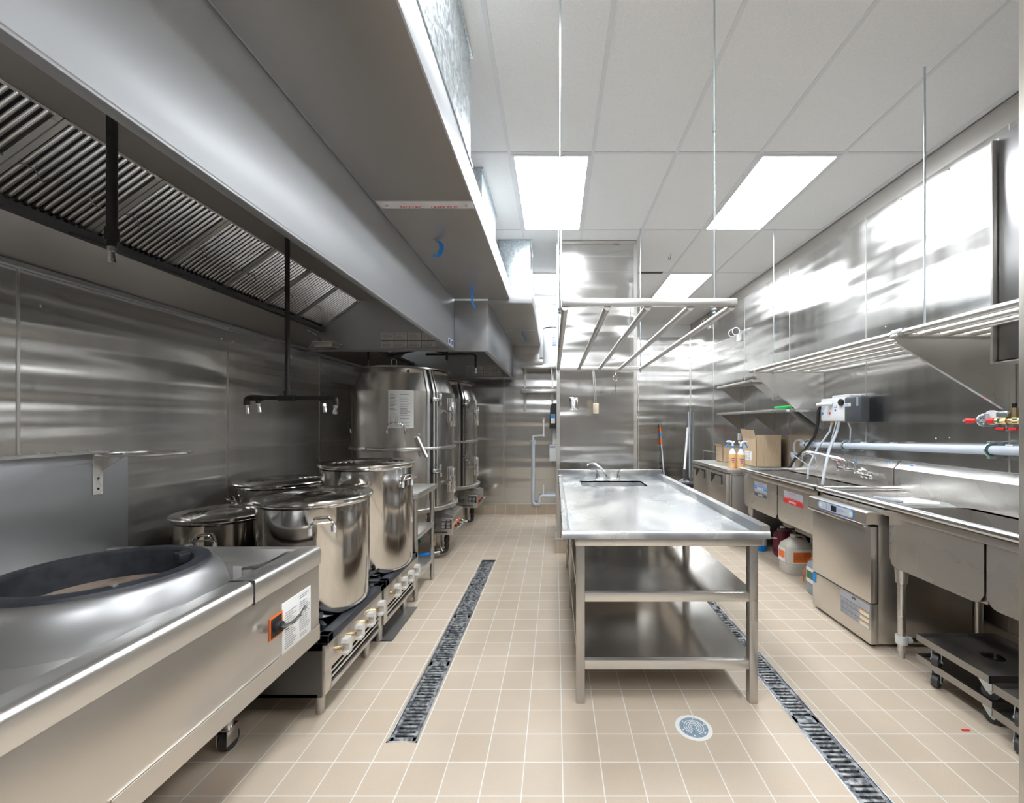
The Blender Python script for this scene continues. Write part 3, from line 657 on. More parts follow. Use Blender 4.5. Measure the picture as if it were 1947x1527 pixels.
def stock_pot(label, x, y, z0, R, H, hang):
    t = thing('stock_pot', label, 'pot', (x, y, z0), 'large steel stock pots with lids')
    MB().lathe([(0, z0+.003), (R-.03, z0), (R-.012, z0+.006), (R-.003, z0+.02), (R-.001, z0+.045), (R, z0+.05), (R, z0+H-.02), (R+.006, z0+H-.014), (R+.010, z0+H-.006), (R+.008, z0+H), (R-.002, z0+H), (R-.004, z0+.03), (0, z0+.02)], (x, y), 96).build('body', 'polished', t)
    zl = z0+H+.001; L = R+.020
    pr = [(0, zl+.004), (.055, zl+.004), (.075, zl+.012), (.10, zl+.017)]
    rr = .10
    for k in range(4):
        a = .115+(L-.16)*k/4; b_ = a+(L-.16)/4*.45; pr += [(a, zl+.012-.001*k), (a+.005, zl+.0175-.001*k), (b_-.002, zl+.0175-.001*k), (b_+.006, zl+.012-.001*k)]
    pr += [(L-.035, zl+.010), (L-.015, zl+.016), (L-.004, zl+.018), (L, zl+.012), (L-.002, zl+.002), (L-.010, zl-.004), (L-.014, zl+.001), (L-.03, zl+.004), (.08, zl+.004), (0, zl+.0)]
    MB().lathe(pr, (x, y), 96).build('lid', 'lid_steel', t)
    for a in hang:
        u = Vector((math.sin(a), -math.cos(a), 0)); v = Vector((-u.y, u.x, 0)); c = Vector((x, y, z0+H-.10))+u*R
        h = MB()
        h.tube(bend([c-v*.055+Vector((0, 0, -.02)), c-v*.055+u*.010+Vector((0, 0, .002)), c-v*.045+u*.055+Vector((0, 0, .018)), c+v*.045+u*.055+Vector((0, 0, .018)), c+v*.055+u*.010+Vector((0, 0, .002)), c+v*.055+Vector((0, 0, -.02))], .015), .0045, 8)
        h.tube(bend([c-v*.050+u*.012+Vector((0, 0, .0)), c-v*.035+u*.02+Vector((0, 0, .035)), c+v*.035+u*.02+Vector((0, 0, .035)), c+v*.050+u*.012+Vector((0, 0, 0))], .012), .004, 8)
        hh = h.build('handle', 'chrome', t)
        for s_ in (-1, 1): MB().cyl(c+v*.055*s_+u*.008+Vector((0, 0, -.045)), c+v*.055*s_+u*.010+Vector((0, 0, -.012)), .0085, seg=10).build('handle_base', 'white_plastic', hh)
    return t
stock_pot('large lidded steel stock pot in front, its handle facing the viewer', -1.345, 2.36, .413, .279, .585, (.62, 3.7))
stock_pot('tallest lidded steel stock pot, in the right rear', -1.324, 2.98, .413, .299, .705, (1.35, 4.4))
stock_pot('lowest lidded steel stock pot, behind the wok range corner', -2.0, 2.56, .413, .248, .447, (.25, 3.4))
stock_pot('lidded steel stock pot at the back against the left wall', -2.04, 3.18, .413, .303, .552, (5.55, 2.5))
# foil tray on the floor under the stove fronts
m_ = MB()
vs = []; n = 14
for j in range(n+1):
    y = 2.72+.50*j/n
    for x in (-1.22, -1.17, -1.12, -1.055): vs.append((x, y, .0015+abs(.007*math.sin(j*2.1+x*60))))
m_.add(vs, [(4*j+i, 4*j+i+1, 4*j+i+5, 4*j+i+4) for j in range(n) for i in range(3)]); m_.add([(v[0], v[1], .0005) for v in vs], [(4*j+i, 4*j+i+4, 4*j+i+5, 4*j+i+1) for j in range(n) for i in range(3)])
tag(m_.build('foil_sheet', 'brushed'), 'crumpled metal sheet lying on the tiles under the range fronts', 'metal sheet')

# narrow side table between pots and ovens
t = thing('side_table', 'narrow steel side table with two shelves left of the round ovens', 'table', (-1.4, 3.55, 0))
MB().box(-1.66, -1.075, 3.29, 3.82, .815, .86, .004).build('tabletop', 'brushed', t)
for z in (.515, .205): MB().box(-1.65, -1.095, 3.32, 3.80, z-.035, z, .003).build('shelf', 'brushed', t)
for x in (-1.11, -1.63):
    for y in (3.335, 3.785):
        l = MB(); l.cyl((x, y, .03), (x, y, .81), .019, seg=20); l.cyl((x, y, .72), (x, y, .815), .026, seg=20); l.cyl((x, y, .0), (x, y, .045), .015, .013, seg=16); l.cyl((x, y, .05), (x, y, .035), .022, seg=16); l.build('leg', 'brushed_dark', t)
s = MB().plate((-1.135, 3.289, .822), (1, 0, 0), (0, 0, 1), .032, .034, .001).build('sticker', 'paper', t)
MB().cyl((-1.119, 3.287, .839), (-1.119, 3.2895, .839), .0145, seg=20).build('blue_disc', 'sticker_blue', s)

# ================================================================== ROUND OVENS
def round_oven(label, cx, cy, detail):
    R = .512
    t = thing('round_oven', label, 'oven', (cx, cy, 0), 'round steel roasting ovens')
    cyl = [(R, .565), (R, 1.72), (.435, 1.945)]
    A0, A1 = .80, 2.45
    b = MB(); b.lathe(cyl[:2], (cx, cy), 80, A1, A0+2*PI); b.lathe(cyl[1:], (cx, cy), 80, A1, A0+2*PI); b.lathe([(r-.012, z) for r, z in cyl], (cx, cy), 60); b.lathe([(0, .57), (R-.012, .57)], (cx, cy), 60)
    bd = b.build('drum', 'oven_steel', t)
    dr = MB(); dr.lathe([(R-.005, .575), (R+.006, .578), (R+.006, 1.718)], (cx, cy), 40, A0+.16, A1-.02); dr.lathe([(R+.006, 1.718), (.442, 1.935), (.43, 1.935)], (cx, cy), 40, A0+.16, A1-.02); dd = dr.build('door', 'oven_steel', t)
    g_ = MB(); g_.lathe([(R-.002, .57), (R-.001, 1.72), (.432, 1.94)], (cx, cy), 6, A0, A0+.165); g_.build('door_gap', 'black', t)
    ch = MB()
    for a, w2 in ((A0-.02, .012), (A0+.10, .010), (A0+.165, .006)):
        for (r0, z0, r1, z1) in ((R, .575, R, 1.72), (R, 1.72, .435, 1.94)):
            u = Vector((math.sin(a), -math.cos(a), 0)); v = Vector((-u.y, u.x, 0))
            p0, p1 = Vector((cx, cy, z0))+u*r0, Vector((cx, cy, z1))+u*r1
            ch.add([p0-v*w2, p0+v*w2, p0+v*w2+u*.016, p0-v*w2+u*.016, p1-v*w2, p1+v*w2, p1+v*w2+u*.016, p1-v*w2+u*.016], [(0, 1, 5, 4), (1, 2, 6, 5), (2, 3, 7, 6), (3, 0, 4, 7), (4, 5, 6, 7), (0, 3, 2, 1)])
    ch.build('door_frame', 'brushed', t)
    for z in (1.155,): MB().lathe([(R+.004, z-.018), (R+.022, z-.013), (R+.026, z), (R+.022, z+.013), (R+.004, z+.018)], (cx, cy), 80).build('band', 'brushed', t)
    MB().lathe([(R-.02, .57), (R+.035, .575), (R+.048, .568), (R+.048, .545), (R+.03, .53), (R-.02, .53), (.2, .50)], (cx, cy), 80).build('base_ring', 'brushed', t)
    MB().lathe([(0, 1.99), (.08, 1.99), (.30, 1.983), (.46, 1.966), (.490, 1.955), (.492, 1.943), (.47, 1.945), (.44, 1.95), (0, 1.95)], (cx, cy), 80).build('cap', 'oven_steel', t)
    h = MB(); h.tube(bend([(cx-.02, cy-.30, 1.975), (cx-.02, cy-.30, 2.045), (cx+.03, cy-.30, 2.045), (cx+.03, cy-.30, 1.975)], .02), .006, 8); h.build('cap_handle', 'chrome', t)
    def on(a, z, r=R): return Vector((cx+r*math.sin(a), cy-r*math.cos(a), z))
    def fr(a): u = Vector((math.sin(a), -math.cos(a), 0)); return Matrix((Vector((-u.y, u.x, 0)), u, Vector((0, 0, 1)))).transposed()
    for z in (1.64, .93):       # hinges
        a = A0+.13; q = MB(); q.obox(on(a, z, R+.022), (.085, .02, .04), fr(a)); q.obox(on(a+.10, z, R+.030), (.02, .02, .12), fr(a)); q.build('hinge', 'chrome', t)
    for z in (1.54, .82):        # sight shutter with its latch
        a = A0+.62; q = MB(); q.obox(on(a, z, R+.012), (.10, .012, .26), fr(a)); sh = q.build('shutter', 'brushed', dd)
        q = MB(); q.obox(on(a-.16, z-.01, R+.022), (.13, .015, .016), fr(a-.16)); q.obox(on(a-.04, z-.04, R+.026), (.018, .018, .15), fr(a)); q.cyl(on(a-.25, z-.01, R+.01), on(a-.25, z-.04, R+.07), .006, seg=8); q.build('latch', 'chrome', t)
    a = A1-.35; q = MB(); q.obox(on(1.55, 1.5, R+.022), (.03, .03, .26), fr(1.55)); q.obox(on(1.55, .80, R+.022), (.03, .03, .26), fr(1.55)); q.build('door_catch', 'chrome', t)
    s = MB()
    for a, z in [(-.9, 1.165), (-.35, 1.165), (.2, 1.165)]+[(A0+.10, z) for z in (.8, .98, 1.28, 1.42)]: p = on(a, z, R+.026); s.cyl(p, on(a, z, R+.034), .006, seg=8)
    s.build('bolts', 'chrome', t)
    # legs and burner box at the front right
    for a in (.5, 2.3, 3.6, 5.0):
        p = on(a, 0, .44); q = MB(); q.cyl((p.x, p.y, 0), (p.x, p.y, .53), .03); q.build('leg', 'brushed_dark', t)
    q = MB(); q.lathe([(.36, .53), (.36, .33), (.30, .30), (0, .30)], (cx, cy), 32); q.build('burner_pan', 'brushed_dark', t)
    x1 = -1.045; x0 = x1-.26; y0, y1 = cy-.20, cy+.26
    q = MB(); q.box(x0, x1, y0, y1, .262, .43, .004); q.prism([(x0, .43), (x1, .43), (x1, .455), (x0, .53)], 'y', y0+.01, y1); bx = q.build('control_box', 'brushed_dark', t)
    pl = MB().plate((x1-.125, y0, .325), (1, 0, 0), (0, 0, 1), .11, .095, .0015).build('data_plate', 'black', bx)
    lines((x1-.12, y0-.0015, .33), '-y', .1, .085, 7, 'paper', pl, 2, th=.3)
    v_ = MB()
    for j in range(4): v_.plate((x0+.01, y0, .33+.016*j), (1, 0, 0), (0, 0, 1), .07, .005, .0012)
    v_.plate((x0+.05, y0, .285), (1, 0, 0), (0, 0, 1), .15, .010, .0012); v_.build('vent_slots', 'black', bx)
    for j in range(3):
        yy = y0+.06+j*.11; q = MB(); q.cyl((x1-.003, yy, .345), (x1+.004, yy, .345), .034, seg=20); pp = q.build('valve_plate', 'orange', bx)
        q = MB(); q.cyl((x1, yy, .345), (x1+.05, yy, .345), .014, seg=12); q.build('valve', 'black', bx)
        q = MB(); q.tube([(x1+.045, yy, .345), (x1+.055, yy+.02, .338), (x1+.06, yy-.035, .365)], .008, 8); q.cyl((x1+.03, yy, .345), (x1+.055, yy, .345), .016, seg=10); q.build('valve_lever', 'chrome', bx)
    q = MB(); q.tube(bend([(x1-.09, y0+.10, .27), (x1-.09, y0+.10, .155), (x1-.09, y0+.10, .075), (x1-.15, y0+.06, .070)], .04), .022, 12); q.cyl((x1-.09, y0+.10, .17), (x1-.09, y0+.10, .22), .029, seg=14); q.cyl((x1-.09, y0+.10, .12), (x1-.09, y0+.10, .145), .027, seg=14); q.build('gas_pipe', 'black_pipe', t)
    q = MB(); q.cyl((x1-.20, y0+.05, .14), (x1-.20, y0+.05, .27), .007, seg=8); q.tube(bend([(x1-.15, y0+.07, .27), (x1-.15, y0+.07, .12), (x1-.12, y0+.05, .08)], .03), .004, 6); q.build('gas_tube', 'brass', t)
    q = MB(); q.cyl((x1-.15, y0+.06, .070), (x1-.22, y0+.03, .068), .015, .017, seg=12); q.build('hose_fitting', 'zinc', t)
    q = MB(); pts = [(x1-.22, y0+.03, .068), (x1-.33, y0-.01, .055), (x1-.45, y0-.03, .04), (x1-.60, y0-.02, .032), (x1-.8, y0+.02, .03)]; q.tube(bend(pts, .1), .019, 12); q.build('gas_hose', 'hose_blue', t)
    q = MB(); q.cyl((x1-.40, y0+.0, .20), (x1-.33, y0-.0, .22), .03, seg=12); q.build('green_fitting', 'deep_green', t)
    q = MB(); q.tube([(x1-.38, y0-.05, .21), (x1-.42, y0-.08, .17), (x1-.44, y0-.09, .14)], .008, 8); q.build('valve_tail', 'blue', t)
    if detail:
        pa = on(.03, 0, R+.004); pl = MB(); W_ = .46; N = 14; vs = []
        for k in range(N+1):
            a = .06+.45*k/N
            for z in (1.36, 1.722): vs.append(on(a, z, R+.004))
        pl.add(vs, [(2*k, 2*k+2, 2*k+3, 2*k+1) for k in range(N)]); ps = pl.build('instruction_sheet', 'paper', t)
        ln = MB()
        for (aa, ab, rows, z0_, z1_) in ((.09, .22, 12, 1.53, 1.69), (.27, .47, 20, 1.38, 1.71)):
            for r in range(rows):
                if random.random() < .12: continue
                z = z0_+(z1_-z0_)*r/rows; e = aa+(ab-aa)*(.6+.4*random.random()); q_ = 5; v2 = []
                for k in range(q_+1):
                    a = aa+(e-aa)*k/q_; v2 += [on(a, z, R+.0055), on(a, z+.005, R+.0055)]
                ln.add(v2, [(2*k, 2*k+2, 2*k+3, 2*k+1) for k in range(q_)])
        # drawing of the oven
        def arc(pp): ln.tube([on(a, z, R+.0055) for a, z in pp], .0014, 4)
        arc([(.10, 1.37), (.10, 1.47), (.12, 1.50), (.19, 1.50), (.22, 1.47), (.22, 1.37), (.10, 1.37)]); arc([(.13, 1.38), (.13, 1.46), (.16, 1.48), (.19, 1.46), (.19, 1.38)])
        ln.build('printing', 'light_ink', ps, smooth=False)
        for a in (-1.42, .20):
            q = MB(); c = on(a, 1.33, R); v = Vector((math.cos(a), math.sin(a), 0)); u = Vector((math.sin(a), -math.cos(a), 0))
            q.tube([c-v*.085*math.cos(b_)+u*(.004+.05*math.sin(b_))+Vector((0, 0, .085*math.sin(b_)-.0)) for b_ in [PI*k/14 for k in range(15)]], .0065, 8)
            q.cyl(c-v*.085+Vector((0, 0, -.03)), c-v*.085+Vector((0, 0, .012))+u*.003, .009, seg=8); q.cyl(c+v*.085+Vector((0, 0, -.03)), c+v*.085+Vector((0, 0, .012))+u*.003, .009, seg=8)
            q.build('carry_handle', 'chrome', t)
        q = MB(); q.cyl(on(.56, 1.27, R+.03), on(.68, 1.08, R+.10), .018, seg=14); q.cyl(on(.60, 1.30, R-.01), on(.60, 1.30, R+.03), .01, seg=8); q.build('lever_bar', 'brushed', t)
        q = MB(); q.cyl(on(.42, 1.915, .447), on(.42, 1.915, .456), .012, seg=10); q.build('vent_hole', 'black', t)
    return t
round_oven('large round steel oven with the printed sheet, the nearer one', -1.615, 4.50, True)
round_oven('round steel oven at the back, behind the one with the sheet', -1.615, 5.85, False)
# ================================================================== BACK LEFT WALL
def wall_shelf_back(label, z):
    t = thing('wall_shelf', label, 'shelf', (-.25, 6.3, z-.1), 'shelves on the back left wall')
    x0, x1, y0 = -.51, .012, 6.14
    s = MB(); s.box(x0, x1, y0, YF, z-.004, z); s.box(x0, x1, y0, y0+.004, z-.045, z, .001); s.box(x0, x0+.003, y0, YF, z-.03, z); s.box(x0, x1, YF-.005, YF, z, z+.04); s.build('board', 'brushed', t)
    for x in (x0+.03, -.06):
        b = MB(); b.prism([(y0+.03, z-.006), (YF, z-.006), (YF, z-.30), (YF-.03, z-.30)], 'x', x, x+.003); b.box(x, x+.03, YF-.004, YF, z-.30, z-.006); b.build('bracket', 'brushed', t)
wall_shelf_back('upper of two steel shelves on the back wall, under the water heater', 2.245)
wall_shelf_back('lower of two steel shelves on the back wall', 1.885)
t = thing('water_heater', 'white cylindrical water heater standing on the upper back shelf', 'water heater', (-.035, 6.31, 2.245))
hx, hy, hr = -.035, 6.31, .145
MB().lathe([(0, 2.262), (hr-.01, 2.262), (hr, 2.275), (hr, 3.03), (hr-.012, 3.06), (hr-.05, 3.085), (0, 3.095)], (hx, hy), 40).build('tank', 'heater_white', t)
MB().box(hx-hr-.008, min(.012, hx+hr), hy-hr, hy+hr, 2.247, 2.266, .004).build('base', 'heater_white', t)
MB().lathe([(hr+.001, 2.80), (hr+.004, 2.80), (hr+.004, 2.815), (hr+.001, 2.815)], (hx, hy), 40).build('strap', 'dark_metal', t)
lb = MB().lathe([(hr+.0015, 2.50), (hr+.0015, 2.72)], (hx, hy), 8, -.1, .55).build('rating_label', 'paper', t)
l = MB()
for k in range(7): l.lathe([(hr+.0025, 2.53+k*.024), (hr+.0025, 2.538+k*.024)], (hx, hy), 6, -.05, .3+.1*math.sin(k))
l.build('printing', 'blue_ink', lb)
p = MB(); p.tube(bend([(-.03, 6.35, 3.08), (-.03, 6.35, 3.17), (-.30, 6.35, 3.17)], .03), .012, 8); p.cyl((-.06, 6.30, 3.09), (-.06, 6.30, 3.24), .01, seg=8); p.build('water_pipes', 'zinc', t)
p = MB()
for x in (-.29, -.24, -.19, -.14): p.obox((x, 6.34, 3.17), (.035, .03, .04), Matrix.Rotation(x*9, 3, 'Y'))
p.build('valves', 'brass', t)
tag(MB().box(-.24, -.16, 6.40, 6.488, 2.40, 2.95, .004).build('wall_box', 'white_plastic'), 'narrow white box on the back wall left of the water heater', 'box')
tag(MB().box(-.31, .012, 6.44, 6.488, 3.225, 3.25, .003).build('pipe_rail', 'grey_pvc'), 'grey horizontal rail on the white wall above the water heater', 'rail')
# standpipe and trap
t = thing('drain_pipe', 'grey vertical drain pipe with a U trap on the back wall', 'pipe', (-.344, 6.42, .12))
yy = 6.43
MB().tube(bend([(-.344, yy, 1.10), (-.344, yy, .16), (-.245, yy, .16), (-.245, yy, .285), (0.004, yy, .285)], .055, 8), .026, 14).build('pipe', 'light_pvc', t)
q = MB(); q.cyl((-.344, yy, 1.07), (-.344, yy, 1.115), .037, .042, seg=18); q.cyl((-.344, yy, 1.115), (-.344, yy, 1.135), .045, seg=18); q.cyl((-.12, yy, .285), (-.07, yy, .285), .032, seg=16); q.build('couplings', 'light_pvc', t)
tag(MB().cyl((-.185, yy, .31), (-.185, yy, .46), .010, seg=8).build('plastic_stub', 'white_pvc'), 'short white stub standing on the grey drain pipe', 'pipe')
t = thing('supply_pipe', 'thin white pipe bending down from a round wall flange', 'pipe', (-.2, 6.44, 1.15))
MB().tube(bend([(-.185, 6.487, 1.437), (-.185, 6.45, 1.437), (-.185, 6.45, 1.215), (-.344, 6.45, 1.200), (-.344, 6.45, 1.14)], .02), .013, 10).build('pipe', 'white_pvc', t)
MB().cyl((-.185, 6.487, 1.437), (-.185, 6.47, 1.437), .038, .03, seg=20).build('flange', 'chrome', t)
q = MB(); q.cyl((-.185, 6.45, 1.24), (-.185, 6.45, 1.195), .017, seg=12); q.cyl((-.344, 6.45, 1.175), (-.344, 6.45, 1.215), .017, seg=12); q.build('elbows', 'white_pvc', t)
t = thing('towel_dispenser', 'black paper towel dispenser on the side of the partition', 'dispenser', (-.03, 5.3, 1.33))
q = MB(); q.prism([(.016, 1.34), (-.075, 1.34), (-.062, 1.60), (-.045, 1.64), (.016, 1.645)], 'y', 5.12, 5.45); q.build('case', 'black', t)
pl = MB().plate((-.055, 5.1185, 1.40), (1, 0, 0), (0, 0, 1), .05, .11, .001).build('sticker', 'paper', t)
MB().plate((-.052, 5.1175, 1.46), (1, 0, 0), (0, 0, 1), .044, .045, .001).build('sticker_panel', 'sticker_blue', pl)
t = thing('soap_dispenser', 'white soap dispenser low on the side of the partition', 'dispenser', (-.03, 5.3, .92))
MB().box(-.075, .016, 5.2, 5.34, .93, 1.13, .01).build('case', 'white_plastic', t)
MB().box(-.072, .0, 5.195, 5.2, 1.10, 1.125).build('cap', 'grey_pvc', t); MB().cyl((-.04, 5.25, .93), (-.04, 5.25, .905), .012).build('spout', 'chrome', t)
tag(MB().box(-.035, .016, 5.23, 5.31, 1.135, 1.34, .006).build('cable_duct', 'white_plastic'), 'white upright strip between the two dispensers', 'wall strip')
# partition socket
t = thing('wall_socket', 'double power socket in a steel plate on the partition', 'socket', (.195, 4.545, 1.55))
MB().box(.148, .244, 4.541, 4.55, 1.548, 1.685, .003).build('plate', 'chrome', t)
f = MB().box(.176, .216, 4.537, 4.542, 1.56, 1.672, .003).build('insert', 'white_plastic', t)
s = MB()
for z in (1.585, 1.645):
    s.box(.184, .187, 4.5355, 4.538, z-.008, z+.008); s.box(.203, .206, 4.5355, 4.538, z-.008, z+.008); s.cyl((.196, 4.5355, z-.018), (.196, 4.538, z-.018), .004, seg=8)
s.build('slots', 'ink', f)

# ================================================================== ISLAND TABLE
t = thing('prep_table', 'long steel island table with a small sink and two lower shelves', 'table', (.55, 3.1, 0))
tx0, tx1, ty0, ty1, tz = .03, 1.066, 2.095, 4.19, .874
bx = (.235, .81, 3.68, 4.01)
top = MB(); zi = tz-.018
def slab(a, b_, c, d_): top.box(a, b_, c, d_, zi-.012, zi)
slab(tx0+.03, bx[0], ty0+.012, ty1); slab(bx[1], tx1-.05, ty0+.012, ty1); slab(bx[0], bx[1], ty0+.012, bx[2]); slab(bx[0], bx[1], bx[3], ty1)
top.build('worktop', 'worn_steel', t)
r = MB()
r.prism([(tx0, tz-.045), (tx0, tz+.002), (tx0+.006, tz+.008), (tx0+.030, tz+.006), (tx0+.046, zi), (tx0+.03, zi-.01)], 'y', ty0, ty1)
r.prism([(tx1, tz-.035), (tx1, tz+.026), (tx1-.004, tz+.030), (tx1-.046, tz+.028), (tx1-.056, zi), (tx1-.046, zi-.012), (tx1-.04, tz-.035)], 'y', ty0-.005, ty1)
r.prism([(ty0-.014, tz-.034), (ty0-.010, tz-.004), (ty0-.004, tz+.003), (ty0+.012, tz+.002), (ty0+.024, zi), (ty0+.02, zi-.012), (ty0+.03, tz-.034)], 'x', tx0+.005, tx1)
r.build('raised_edges', 'worn_steel', t)
s = MB(); s.box(tx0-.005, tx1-.002, ty1-.012, ty1, .80, .945, .008); s.box(tx0-.005, tx0+.03, ty1-.10, ty1-.010, .86, .90, .003); s.build('backsplash', 'worn_steel', t)
s = MB(); x0, x1, y0, y1 = bx; zb_ = .68
s.box(x0-.003, x0, y0, y1, zb_, zi); s.box(x1, x1+.003, y0, y1, zb_, zi); s.box(x0, x1, y0-.003, y0, zb_, zi); s.box(x0, x1, y1, y1+.003, zb_, zi); s.box(x0, x1, y0, y1, zb_-.004, zb_)
bs = s.build('sink_bowl', 'worn_steel', t)
MB().lathe([(0, zb_+.002), (.035, zb_+.003), (.045, zb_+.006), (.05, zb_)], ((x0+x1)/2, (y0+y1)/2), 24).build('drain', 'chrome', bs)
lx = (.105, .978); 
nm = 0
for y in (2.118, 3.20, 4.10):
    for x in lx: MB().box(x, x+.043, y, y+.043, 0, .80, .002).build('leg', 'brushed_dark', t)
f = MB()
f.box(lx[0]-.005, lx[1]+.06, 2.106, 2.155, .796, .838, .006); f.box(lx[0]-.002, lx[0]+.04, 2.15, 4.14, .79, .83, .004); f.box(lx[1]+.003, lx[1]+.045, 2.15, 4.14, .79, .83, .004); f.box(lx[0], lx[1]+.04, 4.10, 4.14, .79, .83, .004)
f.build('top_frame', 'brushed', t)
wd = MB(); random.seed(3)
for k in range(9): x = .1+k*.11+random.random()*.03; wd.tube([(x, 2.102, .839), (x+.05, 2.100, .8415), (x+.09+.02*random.random(), 2.102, .839)], .003, 6)
wd.build('weld_bead', 'worn_steel', t)
for z in (.555, .215):
    s = MB(); s.box(lx[0]+.01, lx[1]+.035, 2.13, 4.13, z-.004, z); s.build('shelf', 'shelf_steel', t)
    s = MB(); s.box(lx[0]+.043, lx[1], 2.120, 2.150, z-.043, z+.003, .003); s.box(lx[0]+.008, lx[0]+.036, 2.161, 4.10, z-.04, z-.002, .002); s.box(lx[1]+.008, lx[1]+.036, 2.161, 4.10, z-.04, z-.002, .002); s.build('shelf_rail', 'brushed', t)
# faucet on the table
fx, fy, fz = .51, 4.09, zi
t = thing('faucet', 'chrome two-handle faucet on the island table behind its sink', 'faucet', (fx, fy, fz))
MB().box(fx-.125, fx+.125, fy-.025, fy+.02, fz, fz+.022, .006).build('base', 'chrome', t)
MB().tube([(fx, fy, fz+.015), (fx-.02, fy-.005, fz+.05), (fx-.07, fy-.01, fz+.12), (fx-.12, fy-.02, fz+.155), (fx-.165, fy-.04, fz+.168), (fx-.19, fy-.05, fz+.165), (fx-.20, fy-.055, fz+.145)], [.011, .010, .009, .009, .009, .010, .011], 10).build('spout', 'chrome', t)
for s_ in (-1, 1):
    q = MB(); x = fx+s_*.10; q.cyl((x, fy, fz+.02), (x, fy, fz+.06), .020, .014, seg=14); q.tube([(x, fy, fz+.055), (x+s_*.005, fy, fz+.085), (x+s_*.03, fy-.005, fz+.10), (x+s_*.075, fy-.01, fz+.102)], [.012, .009, .007, .006], 8); q.build('handle', 'chrome', t)

# ================================================================== HANGING RACK
t = thing('hanging_rack', 'steel tube rack hanging from the ceiling above the island table', 'pot rack', (.43, 3.1, 1.93))
zr = 1.957; ry0, ry1 = 1.94, 4.27
MB().box(.030, .836, ry0-.012, ry0+.012, zr-.006, zr+.030, .003).build('front_bar', 'brushed', t)
MB().box(.018, .868, ry1-.012, ry1+.012, zr-.012, zr+.024, .003).build('back_bar', 'brushed', t)
for k in range(5):
    xa = .044+(.812-.044)*k/4+(0, .004, -.002, .003, 0)[k]; xb_ = .03+(.855-.03)*k/4
    q = MB(); q.cyl((xa, ry0, zr-.008), (xb_, ry1, zr-.004), .0165, seg=18); q.build('tube', 'brushed', t)
for (x, y) in ((.022, 1.945), (.735, 1.945), (.032, 4.25), (.861, 4.262)):
    q = MB(); q.cyl((x, y, zr-.04), (x, y, ZC-.003), .0048, seg=8); rd = q.build('threaded_rod', 'zinc', t)
    q = MB(); q.cyl((x, y, zr-.022), (x, y, zr-.014), .012, seg=6); q.cyl((x, y, zr-.036), (x, y, zr-.030), .009, seg=6)
    q.build('nuts', 'zinc', rd)
    if x == .735: MB().cyl((x, y, 2.76), (x, y, 2.80), .0085, seg=6).build('coupling_nut', 'zinc', rd)
t = thing('brush', 'wooden-ended brush hanging by its wire from the rack', 'brush', (.40, 4.20, 1.52))
q = MB(); q.tube([(.385, 4.22, zr-.02), (.375, 4.22, zr-.03), (.378, 4.21, zr-.08), (.392, 4.20, 1.60)], .003, 6); q.tube([(.385, 4.24, zr+.012), (.395, 4.24, zr-.06), (.408, 4.20, 1.60)], .003, 6); q.build('wire', 'brushed', t)
MB().box(.376, .432, 4.19, 4.212, 1.50, 1.605, .006).build('wooden_block', 'wood', t)
t = thing('s_hook', 'empty steel meat hook hanging from the back of the rack', 'hook', (.60, 4.25, 1.68))
q = MB(); q.tube([(.605+.022*math.sin(a), 4.25, 1.862+.03*math.cos(a)) for a in [2*PI*k/16 for k in range(15)]], .003, 6)
q.tube([(.605, 4.25, 1.835), (.605, 4.25, 1.72), (.607, 4.25, 1.70), (.60, 4.25, 1.682), (.585, 4.25, 1.680), (.575, 4.25, 1.692), (.574, 4.25, 1.71)], .0035, 6); q.tube([(.607, 4.25, 1.89), (.61, 4.262, 1.93), (.612, 4.27, 1.945)], .002, 5); q.build('hook_wire', 'chrome', t)
# ================================================================== RIGHT WALL RACK AND SHELVES
def tube_rack(label, y0, y1, near):
    t = thing('tube_shelf', label, 'shelf', (2.4, (y0+y1)/2, 1.9), 'tube shelves on the right wall')
    for k in range(5):
        x = 2.045+.140*k
        MB().cyl((x, y0, 1.945), (x, y1, 1.945), .0195, seg=18).build('tube', 'brushed', t)
    e = MB()
    for y in ((y0+.004, y1-.11) if not near else (y1-.01,)):
        e.box(2.02, XR-.002, y-.02, y+.004, 1.918, 1.942, .003)
    e.build('cross_rail', 'brushed', t)
    return t
r1 = tube_rack('far tube shelf on the right wall, above the small wall shelves', 2.535, 4.40, False)
r2 = tube_rack('near tube shelf on the right wall, running behind the tall cabinet', 1.36, 2.52, True)
def gusset(y, zlow, parent):
    g_ = MB(); g_.prism([(2.015, 1.925), (XR-.002, 1.925), (XR-.002, zlow), (2.03, 1.885)], 'y', y, y+.0025)
    g_.prism([(2.015, 1.885), (2.018, 1.892), (XR-.002, zlow+.01), (XR-.002, zlow)], 'y', y-.02, y)
    g_.box(XR-.006, XR-.002, y-.03, y-.0005, zlow+.02, 1.92); g_.build('gusset', 'brushed', parent)
gusset(4.275, 1.34, r1); gusset(2.505, 1.46, r2)
MB().box(2.025, 2.062, 2.46, 2.545, 1.925, 1.97, .005).build('tube_collar', 'brushed', r2)
for (x, y, lab) in ((2.21, 4.262, 'thin threaded rod holding the far tube shelf, right of the partition'), (2.035, 2.318, 'thin threaded rod holding the near tube shelf, beside the tall cabinet')):
    t = thing('hanging_rod', lab, 'rod', (x, y, 1.95))
    MB().cyl((x, y, 1.90 if y > 3 else 1.966), (x, y, ZC-.003), .0048, seg=8).build('rod', 'zinc', t)
    if y > 3: MB().cyl((x, y, 1.908), (x, y, 1.915), .012, seg=6).build('nut', 'zinc', t)
